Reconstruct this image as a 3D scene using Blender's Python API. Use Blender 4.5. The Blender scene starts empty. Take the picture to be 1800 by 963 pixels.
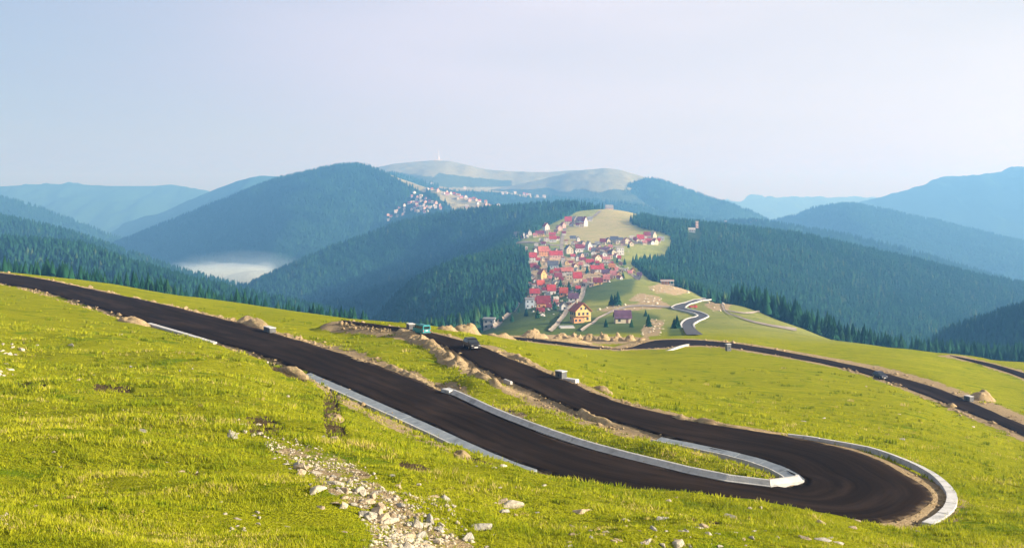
import bpy, bmesh, math, random
import numpy as np
from mathutils import Vector, Matrix
R = math.radians
random.seed(7); rng = np.random.default_rng(7)
SC = bpy.context.scene
COL = SC.collection

# ------------------------------------------------------------------ camera, sky, sun, exposure
F = 1930.0; CX = 900.0; HY = 335.0            # focal length, centre and horizon of the 1800 px wide photograph
cam_d = bpy.data.cameras.new('camera'); cam = bpy.data.objects.new('camera', cam_d); COL.objects.link(cam)
cam.location = (0, 0, 0); cam.rotation_euler = (R(90), 0, 0)
cam_d.sensor_width = 36; cam_d.lens = 36 * F / 1800; cam_d.shift_y = -(481.5 - HY) / 1800
cam_d.clip_start = 0.5; cam_d.clip_end = 60000
SC.camera = cam

SUN_EL = R(18); SUN_AZ = R(104)               # azimuth clockwise from +Y (straight ahead): right and a little behind the camera
sun_dir = Vector((math.sin(SUN_AZ) * math.cos(SUN_EL), math.cos(SUN_AZ) * math.cos(SUN_EL), math.sin(SUN_EL)))
sl = bpy.data.lights.new('sun', 'SUN'); sl.energy = 5.0; sl.angle = R(0.55); sl.color = (1.0, 0.93, 0.80)
so = bpy.data.objects.new('sun', sl); COL.objects.link(so); so.location = (200, -100, 300)
so.rotation_euler = sun_dir.to_track_quat('Z', 'Y').to_euler()

W = bpy.data.worlds.new('World'); SC.world = W; W.use_nodes = True
nt = W.node_tree; bg = nt.nodes['Background']
sky = nt.nodes.new('ShaderNodeTexSky'); sky.sky_type = 'NISHITA'; sky.sun_disc = False
sky.sun_elevation = SUN_EL; sky.sun_rotation = SUN_AZ; sky.altitude = 1200; sky.air_density = 1.0; sky.dust_density = 2.0; sky.ozone_density = 1.5
# thin high cloud: an even pale veil with soft drifts, the same all round the sky
tc = nt.nodes.new('ShaderNodeTexCoord'); mp = nt.nodes.new('ShaderNodeMapping'); mp.inputs['Scale'].default_value = (1.2, 1.2, 5.0)
mp.inputs['Rotation'].default_value = (0, R(-14), 0)
nz = nt.nodes.new('ShaderNodeTexNoise'); nz.inputs['Scale'].default_value = 1.6; nz.inputs['Detail'].default_value = 4; nz.inputs['Roughness'].default_value = 0.45
mr = nt.nodes.new('ShaderNodeMapRange'); mr.inputs['From Min'].default_value = 0.3; mr.inputs['From Max'].default_value = 0.72
mr.inputs['To Min'].default_value = 0.66; mr.inputs['To Max'].default_value = 0.92
mx = nt.nodes.new('ShaderNodeMix'); mx.data_type = 'RGBA'
# the veil scatters sunlight forward: whiter and brighter on the sun's side of the sky, bluer away from it
vd = nt.nodes.new('ShaderNodeVectorMath'); vd.operation = 'DOT_PRODUCT'; vd.inputs[1].default_value = tuple(sun_dir)
nt.links.new(tc.outputs['Generated'], vd.inputs[0])
cr = nt.nodes.new('ShaderNodeValToRGB'); cr.color_ramp.interpolation = 'B_SPLINE'
nm_ = nt.nodes.new('ShaderNodeMath'); nm_.operation = 'MULTIPLY_ADD'; nm_.inputs[1].default_value = 0.5; nm_.inputs[2].default_value = 0.5
nt.links.new(vd.outputs['Value'], nm_.inputs[0]); nt.links.new(nm_.outputs[0], cr.inputs[0])
VEIL = [(0.0, (0.15, 0.20, 0.30)), (0.20, (0.18, 0.235, 0.325)), (0.39, (0.445, 0.42, 0.49)), (0.60, (0.515, 0.498, 0.488)), (0.85, (0.52, 0.50, 0.47)), (1.0, (0.62, 0.58, 0.52))]
while len(cr.color_ramp.elements) < len(VEIL): cr.color_ramp.elements.new(0.5)
for el_, (p_, c_) in zip(cr.color_ramp.elements, VEIL): el_.position = p_; el_.color = (*c_, 1)
vs_ = nt.nodes.new('ShaderNodeVectorMath'); vs_.operation = 'SCALE'; sc_ = nt.nodes.new('ShaderNodeMapRange'); sc_.inputs['From Min'].default_value = 0.3; sc_.inputs['From Max'].default_value = 0.7; sc_.inputs['To Min'].default_value = 9.4; sc_.inputs['To Max'].default_value = 10.7
nt.links.new(nz.outputs['Fac'], sc_.inputs['Value']); nt.links.new(sc_.outputs['Result'], vs_.inputs['Scale'])
nt.links.new(cr.outputs['Color'], vs_.inputs[0]); nt.links.new(vs_.outputs['Vector'], mx.inputs[7])
nt.links.new(tc.outputs['Generated'], mp.inputs['Vector']); nt.links.new(mp.outputs['Vector'], nz.inputs['Vector'])
nt.links.new(nz.outputs['Fac'], mr.inputs['Value']); nt.links.new(mr.outputs['Result'], mx.inputs[0])
nt.links.new(sky.outputs['Color'], mx.inputs[6]); nt.links.new(mx.outputs[2], bg.inputs['Color'])
bg.inputs['Strength'].default_value = 0.066

SC.view_settings.view_transform = 'Standard'; SC.view_settings.look = 'None'
SC.view_settings.exposure = 1.52; SC.view_settings.gamma = 1.0; SC.view_settings.use_curve_mapping = False
SC.render.engine = 'CYCLES'
cy = SC.cycles
cy.use_denoising = True; cy.max_bounces = 4; cy.diffuse_bounces = 2; cy.glossy_bounces = 2; cy.transmission_bounces = 2
cy.volume_bounces = 0; cy.transparent_max_bounces = 8; cy.caustics_reflective = False; cy.caustics_refractive = False

# ------------------------------------------------------------------ helpers
def smooth(a, b, x):
    t = np.clip((x - a) / (b - a), 0, 1); return t * t * (3 - 2 * t)

def _hash(ix, iy, seed):
    h = (ix.astype(np.int64) * 374761393 + iy.astype(np.int64) * 668265263 + seed * 974634777) & 0xffffffff
    h = ((h ^ (h >> 13)) * 1274126177) & 0xffffffff
    return ((h ^ (h >> 16)) & 0xffff) / 65535.0 * 2 - 1

def vnoise(x, y, seed=0):
    x = np.asarray(x, float); y = np.asarray(y, float)
    ix = np.floor(x); iy = np.floor(y); fx = x - ix; fy = y - iy
    fx = fx * fx * (3 - 2 * fx); fy = fy * fy * (3 - 2 * fy)
    a = _hash(ix, iy, seed); b = _hash(ix + 1, iy, seed); c = _hash(ix, iy + 1, seed); d = _hash(ix + 1, iy + 1, seed)
    return (a + (b - a) * fx) * (1 - fy) + (c + (d - c) * fx) * fy

def fbm(x, y, seed=0, octv=4, gain=0.5):
    s = 0; a = 1.0
    for k in range(octv):
        s = s + a * vnoise(x * 2 ** k + 13.7 * k, y * 2 ** k - 7.1 * k, seed + k); a *= gain
    return s

def tag(o, label=None, cat=None, group=None, kind=None):
    if label: o['label'] = label
    if cat: o['category'] = cat
    if group: o['group'] = group
    if kind: o['kind'] = kind
    return o

def link(name, me, parent=None, loc=(0, 0, 0), rot=(0, 0, 0), scale=None):
    o = bpy.data.objects.new(name, me); COL.objects.link(o)
    o.location = loc; o.rotation_euler = rot
    if scale is not None: o.scale = scale
    if parent is not None: o.parent = parent
    return o

def empty(name, loc, rz=0):
    o = link(name, None, None, loc, (0, 0, rz)); o.empty_display_size = 0.3; return o

def pymesh(name, verts, faces, mats=(), smooth_shade=False, mat_idx=None):
    me = bpy.data.meshes.new(name); me.from_pydata([tuple(v) for v in verts], [], [tuple(f) for f in faces])
    for m in (mats if isinstance(mats, (list, tuple)) else [mats]): me.materials.append(m)
    if mat_idx is not None: me.polygons.foreach_set('material_index', np.asarray(mat_idx, dtype=np.int32))
    if smooth_shade: me.polygons.foreach_set('use_smooth', np.ones(len(me.polygons), dtype=bool))
    me.update(); return me

def npmesh(name, verts, faces, mats=(), attrs=None, smooth_shade=False):
    """verts (N,3), faces (M,k) with k constant"""
    verts = np.asarray(verts, np.float32); faces = np.asarray(faces, np.int32); k = faces.shape[1]
    me = bpy.data.meshes.new(name); me.vertices.add(len(verts)); me.vertices.foreach_set('co', verts.ravel())
    me.loops.add(faces.size); me.loops.foreach_set('vertex_index', faces.ravel())
    me.polygons.add(len(faces)); me.polygons.foreach_set('loop_start', np.arange(0, faces.size, k, dtype=np.int32))
    if smooth_shade: me.polygons.foreach_set('use_smooth', np.ones(len(faces), dtype=bool))
    for m in (mats if isinstance(mats, (list, tuple)) else [mats]): me.materials.append(m)
    for an, av in (attrs or {}).items():
        av = np.asarray(av, np.float32)
        a = me.attributes.new(an, 'FLOAT', 'POINT'); a.data.foreach_set('value', av.ravel())
    me.update(calc_edges=True); me.validate(); return me

def grid_faces(nr, nc):
    i = np.arange(nr - 1)[:, None] * nc + np.arange(nc - 1)[None, :]
    return np.stack([i, i + 1, i + nc + 1, i + nc], -1).reshape(-1, 4)

class MB:
    """collects simple solids into one mesh"""
    def __init__(s): s.v = []; s.f = []
    def add(s, verts, faces):
        b = len(s.v); s.v += [tuple(v) for v in verts]; s.f += [tuple(b + i for i in f) for f in faces]; return s
    def box(s, x0, x1, y0, y1, z0, z1, ch=0.0):
        if ch <= 0:
            v = [(x0,y0,z0),(x1,y0,z0),(x1,y1,z0),(x0,y1,z0),(x0,y0,z1),(x1,y0,z1),(x1,y1,z1),(x0,y1,z1)]
            f = [(0,3,2,1),(4,5,6,7),(0,1,5,4),(1,2,6,5),(2,3,7,6),(3,0,4,7)]
        else:
            v = [(x0,y0,z0),(x1,y0,z0),(x1,y1,z0),(x0,y1,z0),(x0,y0,z1-ch),(x1,y0,z1-ch),(x1,y1,z1-ch),(x0,y1,z1-ch),
                 (x0+ch,y0+ch,z1),(x1-ch,y0+ch,z1),(x1-ch,y1-ch,z1),(x0+ch,y1-ch,z1)]
            f = [(0,3,2,1),(8,9,10,11)]
            for i in range(4):
                j = (i+1) % 4; f += [(i,j,4+j,4+i),(4+i,4+j,8+j,8+i)]
        return s.add(v, f)
    def prism(s, poly, y0, y1):
        n = len(poly); v = [(p[0], y0, p[1]) for p in poly] + [(p[0], y1, p[1]) for p in poly]
        f = [tuple(range(n)), tuple(range(2*n-1, n-1, -1))] + [(i, n+i, n+(i+1) % n, (i+1) % n) for i in range(n)]
        return s.add(v, f)
    def cyl(s, c, axis, r0, r1, h, n=10):
        ax = Vector(axis).normalized(); u = ax.orthogonal().normalized(); w = ax.cross(u); c = Vector(c)
        v = []
        for k, r in ((0, r0), (h, r1)):
            for i in range(n):
                a = 2*math.pi*i/n; v.append(c + ax*k + u*(r*math.cos(a)) + w*(r*math.sin(a)))
        f = [tuple(range(n-1, -1, -1)), tuple(range(n, 2*n))] + [(i, (i+1) % n, n+(i+1) % n, n+i) for i in range(n)]
        return s.add(v, f)
    def mesh(s, name, mats, smooth_shade=False): return pymesh(name, s.v, s.f, mats, smooth_shade)
    def build(s, name, mats, parent=None, loc=(0,0,0), rot=(0,0,0), smooth_shade=False):
        return link(name, s.mesh(name, mats, smooth_shade), parent, loc, rot)

# ------------------------------------------------------------------ materials
class NT:
    def __init__(s, name, rough=0.9, spec=0.2):
        s.m = bpy.data.materials.new(name); s.m.use_nodes = True; s.t = s.m.node_tree
        s.b = s.t.nodes['Principled BSDF']; s.b.inputs['Roughness'].default_value = rough
        s.b.inputs['Specular IOR Level'].default_value = spec
        s.pos = None
    def n(s, typ, **kw):
        x = s.t.nodes.new(typ)
        for k, v in kw.items():
            if k in x.inputs: x.inputs[k].default_value = v
            else: setattr(x, k, v)
        return x
    def l(s, a, b): s.t.links.new(a, b)
    def coords(s, scale=(1, 1, 1), rot=(0, 0, 0), out='Object'):
        c = s.n('ShaderNodeTexCoord'); m = s.n('ShaderNodeMapping'); m.inputs['Scale'].default_value = scale; m.inputs['Rotation'].default_value = rot
        s.l(c.outputs[out], m.inputs['Vector']); return m.outputs['Vector']
    def noise(s, scale, detail=3, rough=0.55, vec=None, lo=0.35, hi=0.65):
        x = s.n('ShaderNodeTexNoise', Scale=scale, Detail=detail, Roughness=rough)
        s.l(vec if vec is not None else s.coords(), x.inputs['Vector'])
        r = s.n('ShaderNodeMapRange'); r.inputs['From Min'].default_value = lo; r.inputs['From Max'].default_value = hi
        s.l(x.outputs['Fac'], r.inputs['Value']); return r.outputs['Result']
    def mix(s, fac, a, b, mode='MIX'):
        x = s.n('ShaderNodeMix', data_type='RGBA', blend_type=mode)
        for k, v in ((0, fac), (6, a), (7, b)):
            if hasattr(v, 'is_output'): s.l(v, x.inputs[k])
            elif isinstance(v, (int, float)): x.inputs[k].default_value = v
            else: x.inputs[k].default_value = (*v, 1)
        return x.outputs[2]
    def math(s, op, a, b=0.0):
        x = s.n('ShaderNodeMath', operation=op)
        for k, v in ((0, a), (1, b)):
            if hasattr(v, 'is_output'): s.l(v, x.inputs[k])
            else: x.inputs[k].default_value = v
        return x.outputs[0]
    def attr(s, name):
        x = s.n('ShaderNodeAttribute', attribute_name=name); return x.outputs['Fac']
    def ramp(s, fac, lo, hi):
        r = s.n('ShaderNodeMapRange', interpolation_type='SMOOTHSTEP'); r.inputs['From Min'].default_value = lo; r.inputs['From Max'].default_value = hi
        s.l(fac, r.inputs['Value']); return r.outputs['Result']
    def color(s, c):
        if hasattr(c, 'is_output'): s.l(c, s.b.inputs['Base Color'])
        else: s.b.inputs['Base Color'].default_value = (*c, 1)
        return s
    def bump(s, h, dist=0.1, strength=0.6):
        x = s.n('ShaderNodeBump', Strength=strength, Distance=dist); s.l(h, x.inputs['Height']); s.l(x.outputs['Normal'], s.b.inputs['Normal']); return s

def plain(name, c, rough=0.8, spec=0.25, var=0.12, scale=1.5, metal=0.0, coat=0.0):
    k = NT(name, rough, spec)
    if var > 0:
        d = tuple(x * (1 - 2 * var) for x in c); k.color(k.mix(k.noise(scale, 3), d, c))
    else: k.color(c)
    k.b.inputs['Metallic'].default_value = metal; k.b.inputs['Coat Weight'].default_value = coat
    return k.m

# meadow: grass, bare dirt, dry turf and forest floor chosen by the attributes of the ground
k = NT('meadow', 1.0, 0.0)
vs = k.coords((1, 1, 1))
vst = k.coords((0.35, 1.6, 1), (0, 0, R(-12)))
big = k.noise(0.045, 4, 0.6, vs); mid = k.noise(0.32, 4, 0.6, vst); fine = k.noise(2.6, 5, 0.7, vst, 0.3, 0.7); tiny = k.noise(9, 3, 0.6, vs, 0.3, 0.7)
g = k.mix(big, (0.285, 0.32, 0.006), (0.385, 0.395, 0.010))
g = k.mix(k.math('MULTIPLY', mid, 0.55), g, (0.17, 0.205, 0.006))
g = k.mix(k.math('MULTIPLY', fine, 0.55), g, (0.42, 0.405, 0.03))
g = k.mix(k.math('MULTIPLY', k.ramp(tiny, 0.45, 0.85), 0.65), g, (0.06, 0.08, 0.005))
dash = k.ramp(k.noise(1.0, 5, 0.7, k.coords((0.28, 1.9, 1), (0, 0, R(-9))), 0.2, 0.8), 0.64, 0.80)
g = k.mix(k.math('MULTIPLY', dash, 0.6), g, (0.065, 0.075, 0.005))
dash3 = k.ramp(k.noise(1.0, 5, 0.75, k.coords((0.06, 0.30, 1), (0, 0, R(-10))), 0.2, 0.8), 0.52, 0.80)
g = k.mix(k.math('MULTIPLY', dash3, 0.3), g, (0.14, 0.165, 0.006))
dash2 = k.ramp(k.noise(1.0, 4, 0.7, k.coords((0.9, 4.6, 1), (0, 0, R(-12))), 0.2, 0.8), 0.62, 0.82)
g = k.mix(k.math('MULTIPLY', dash2, 0.75), g, (0.09, 0.105, 0.006))
light = k.ramp(k.noise(1.0, 5, 0.7, k.coords((0.35, 1.7, 1), (0, 0, R(-9)), 'Generated' if False else 'Object'), 0.2, 0.8), 0.30, 0.16)
g = k.mix(k.math('MULTIPLY', light, 0.75), g, (0.55, 0.50, 0.085))
lushp = k.ramp(k.noise(0.22, 4, 0.65, k.coords((0.8, 1.5, 1)), 0.25, 0.75), 0.60, 0.85)
g = k.mix(k.math('MULTIPLY', lushp, 0.75), g, (0.10, 0.18, 0.008))
warm = k.ramp(k.noise(0.6, 5, 0.7, vst, 0.2, 0.8), 0.70, 0.86)
g = k.mix(k.math('MULTIPLY', warm, 0.45), g, (0.33, 0.24, 0.045))
fm = k.mix(k.noise(0.02, 5, 0.65, vs), (0.20, 0.235, 0.055), (0.29, 0.295, 0.085))
fm = k.mix(k.ramp(k.noise(0.08, 5, 0.7, vs, 0.2, 0.8), 0.55, 0.8), fm, (0.12, 0.165, 0.04))
g = k.mix(k.attr('far'), g, fm)
dr = k.mix(k.noise(0.05, 5, 0.7, vs), (0.36, 0.31, 0.15), (0.27, 0.265, 0.09))
g = k.mix(k.attr('dry'), g, dr)
dk = k.mix(k.noise(0.06, 4, 0.7, vs), (0.05, 0.095, 0.035), (0.085, 0.13, 0.045))
g = k.mix(k.attr('lush'), g, dk)
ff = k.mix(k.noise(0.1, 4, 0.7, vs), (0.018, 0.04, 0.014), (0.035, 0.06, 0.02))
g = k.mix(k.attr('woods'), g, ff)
dn = k.noise(0.9, 6, 0.75, vs, 0.25, 0.75); dn2 = k.noise(4, 4, 0.7, vs, 0.3, 0.7)
dirt = k.mix(dn2, (0.30, 0.215, 0.12), (0.50, 0.39, 0.235)); dirt = k.mix(k.ramp(dn, 0.6, 0.95), dirt, (0.15, 0.105, 0.055))
dco = k.noise(0.11, 5, 0.75, vs, 0.25, 0.75)
msk = k.ramp(k.math('ADD', k.math('ADD', k.attr('dirt'), k.math('MULTIPLY', k.math('SUBTRACT', dn, 0.5), 0.7)), k.math('MULTIPLY', k.math('MULTIPLY', k.math('SUBTRACT', dco, 0.5), 0.9), k.attr('far'))), 0.46, 0.60)
g = k.mix(msk, g, dirt)
smk = k.ramp(k.math('ADD', k.attr('soil'), k.math('MULTIPLY', k.math('SUBTRACT', k.noise(0.8, 5, 0.75, vs, 0.25, 0.75), 0.5), 1.1)), 0.50, 0.68)
g = k.mix(smk, g, k.mix(dn2, (0.045, 0.035, 0.018), (0.16, 0.115, 0.06)))
k.color(g)
hb = k.math('ADD', k.math('MULTIPLY', fine, 0.5), k.math('MULTIPLY', tiny, 0.35))
hb = k.math('ADD', hb, k.math('MULTIPLY', k.noise(0.7, 5, 0.65, vst, 0.2, 0.8), 1.2))
k.bump(hb, 0.5, 1.0)
M_MEADOW = k.m

k = NT('grass_blades', 0.9, 0.05)
c = k.mix(k.attr('tint'), (0.16, 0.205, 0.006), (0.44, 0.43, 0.02)); c = k.mix(k.ramp(k.attr('tint'), 0.88, 1.0), c, (0.45, 0.37, 0.12)); k.color(c)
tr = k.n('ShaderNodeBsdfTranslucent'); k.l(c, tr.inputs['Color']); ms = k.n('ShaderNodeMixShader'); ms.inputs[0].default_value = 0.4
k.l(k.b.outputs[0], ms.inputs[1]); k.l(tr.outputs[0], ms.inputs[2]); k.l(ms.outputs[0], k.t.nodes['Material Output'].inputs['Surface'])
M_BLADE = k.m

def forest_mat(name, a, b, warm=None):
    k = NT(name, 0.95, 0.05); c = k.mix(k.attr('tint'), a, b)
    if warm: c = k.mix(k.ramp(k.attr('tint'), 0.9, 1.0), c, warm)
    k.color(c); return k.m
M_FOREST = forest_mat('spruce_forest', (0.005, 0.032, 0.017), (0.018, 0.064, 0.027), (0.046, 0.08, 0.028))
M_FOREST_FAR = forest_mat('far_forest', (0.006, 0.034, 0.018), (0.018, 0.060, 0.028))

def hill_mat(name, wood_a, wood_b, turf_a, turf_b, bumpy):
    k = NT(name, 0.95, 0.05); v = k.coords()
    w = k.mix(k.noise(0.03, 6, 0.75, v, 0.3, 0.7), wood_a, wood_b)
    t = k.mix(k.noise(0.012, 6, 0.7, v, 0.3, 0.7), turf_a, turf_b)
    t = k.mix(k.ramp(k.noise(0.03, 5, 0.75, v, 0.2, 0.8), 0.62, 0.75), t, tuple(x * 0.55 for x in turf_a))
    k.color(k.mix(k.attr('turf'), w, t))
    h = k.math('MULTIPLY', k.noise(0.09, 4, 0.7, v, 0.25, 0.75), k.math('SUBTRACT', 1.0, k.math('MULTIPLY', k.attr('turf'), 0.85)))
    k.bump(h, bumpy, 0.9); return k.m
M_HILL = hill_mat('wooded_hill', (0.008, 0.04, 0.02), (0.024, 0.07, 0.032), (0.23, 0.21, 0.13), (0.20, 0.21, 0.11), 7)
M_GRASSHILL = hill_mat('grassy_mountain', (0.02, 0.045, 0.018), (0.045, 0.08, 0.032), (0.19, 0.195, 0.115), (0.16, 0.18, 0.10), 7)

k = NT('asphalt', 1.0, 0.02)
uv = k.n('ShaderNodeUVMap').outputs['UV']
def uvn(su, sv, det=5, lo=0.3, hi=0.7, rough=0.6, sc=1.0):
    m = k.n('ShaderNodeMapping'); m.inputs['Scale'].default_value = (su, sv, 1); k.l(uv, m.inputs['Vector'])
    return k.noise(sc, det, rough, m.outputs['Vector'], lo, hi)
st = uvn(0.035, 1.1); st2 = uvn(0.012, 3.2, 4); bl = uvn(0.06, 0.32, 4)
c = k.mix(st, (0.006, 0.005, 0.0045), (0.029, 0.019, 0.0135)); c = k.mix(k.math('MULTIPLY', st2, 0.6), c, (0.012, 0.009, 0.0075))
c = k.mix(k.math('MULTIPLY', k.ramp(bl, 0.4, 0.95), 0.5), c, (0.046, 0.032, 0.025))
c = k.mix(k.math('MULTIPLY', k.noise(6, 4, 0.7, None, 0.3, 0.7), 0.25), c, (0.010, 0.009, 0.008))
ed = k.attr('edge')
c = k.mix(k.ramp(k.math('ADD', ed, k.math('MULTIPLY', k.noise(0.8, 5, 0.7, None, 0.2, 0.8), 0.42)), 1.12, 1.42), c, (0.16, 0.12, 0.075))
k.color(c); k.bump(k.noise(14, 4, 0.7), 0.03, 0.5); M_ASPHALT = k.m
M_ASPHALT2 = plain('grey_asphalt', (0.05, 0.05, 0.055), 0.85, 0.3, 0.15, 0.3)
M_TRACK = plain('dirt_track', (0.30, 0.26, 0.21), 0.95, 0.1, 0.2, 0.15)

def conc(name, a, b, sc=1.2):
    k = NT(name, 0.85, 0.2); c = k.mix(k.noise(sc, 6, 0.7, None, 0.3, 0.7), a, b); c = k.mix(k.math('MULTIPLY', k.ramp(k.noise(0.5, 5, 0.7, None, 0.25, 0.8), 0.48, 0.85), 0.7), c, tuple(x * 0.5 for x in a))
    k.color(c); k.bump(k.noise(9, 4), 0.02, 0.5); return k.m
M_CONC = conc('pale_concrete', (0.31, 0.305, 0.29), (0.46, 0.45, 0.425))
M_CONC_SHADE = conc('shade_tinted_concrete', (0.15, 0.18, 0.20), (0.25, 0.275, 0.295))  # bluish shade on the gutter slabs is put into this concrete's colour
M_CONC_D = conc('dark_concrete', (0.07, 0.075, 0.08), (0.14, 0.14, 0.14))
M_CONC_L = conc('weathered_concrete', (0.36, 0.36, 0.35), (0.52, 0.51, 0.49))
k = NT('earth', 0.97, 0.05); c = k.mix(k.noise(1.3, 6, 0.75, None, 0.3, 0.7), (0.24, 0.165, 0.085), (0.50, 0.385, 0.22))
c = k.mix(k.math('MULTIPLY', k.ramp(k.noise(0.5, 5, 0.75, None, 0.25, 0.75), 0.62, 0.9), 0.7), c, (0.16, 0.17, 0.03)); k.color(c); k.bump(k.noise(2.2, 6, 0.75, None, 0.2, 0.8), 0.35, 1.0); M_EARTH = k.m
def rockm(name, a, b):
    k = NT(name, 0.9, 0.2); c = k.mix(k.noise(3.5, 6, 0.75, None, 0.3, 0.7), a, b); k.color(c); k.bump(k.noise(6, 5, 0.7), 0.06, 0.8); return k.m
M_ROCK = [rockm('pale_stone', (0.32, 0.28, 0.205), (0.54, 0.48, 0.37)), rockm('grey_stone', (0.22, 0.205, 0.17), (0.43, 0.40, 0.335)), rockm('tan_stone', (0.32, 0.24, 0.15), (0.50, 0.40, 0.27))]
M_BARK = plain('bark', (0.09, 0.06, 0.04), 0.95, 0.1)
M_WIN = plain('window_glass', (0.04, 0.05, 0.07), 0.2, 0.6, 0)
M_DOOR = plain('door_wood', (0.16, 0.085, 0.05), 0.6, 0.3)
WALLC = {'white': (0.74, 0.74, 0.72), 'cream': (0.70, 0.62, 0.46), 'yellow': (0.72, 0.50, 0.20), 'orange': (0.66, 0.34, 0.17), 'pink': (0.66, 0.45, 0.38), 'grey': (0.45, 0.46, 0.48), 'beige': (0.55, 0.47, 0.36), 'peach': (0.72, 0.47, 0.27), 'pale blue': (0.50, 0.58, 0.66), 'brown': (0.22, 0.13, 0.08)}
ROOFC = {'red': (0.46, 0.045, 0.05), 'maroon': (0.22, 0.025, 0.045), 'salmon': (0.52, 0.17, 0.12), 'orange-red': (0.52, 0.085, 0.045), 'purple': (0.13, 0.06, 0.12), 'slate': (0.10, 0.11, 0.15), 'grey': (0.30, 0.31, 0.33), 'pale': (0.58, 0.55, 0.50), 'pink': (0.52, 0.20, 0.20), 'orange': (0.55, 0.22, 0.08), 'brown': (0.18, 0.10, 0.08)}
M_WALL = {a: plain(a.replace(' ', '_') + '_wall', tuple(0.74 * q for q in b), 0.9, 0.15, 0.08, 0.4) for a, b in WALLC.items()}
M_ROOF = {a: plain(a.replace('-', '_') + '_roof', tuple(0.70 * q + 0.012 for q in b), 0.8, 0.15, 0.2, 0.35) for a, b in ROOFC.items()}

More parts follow.
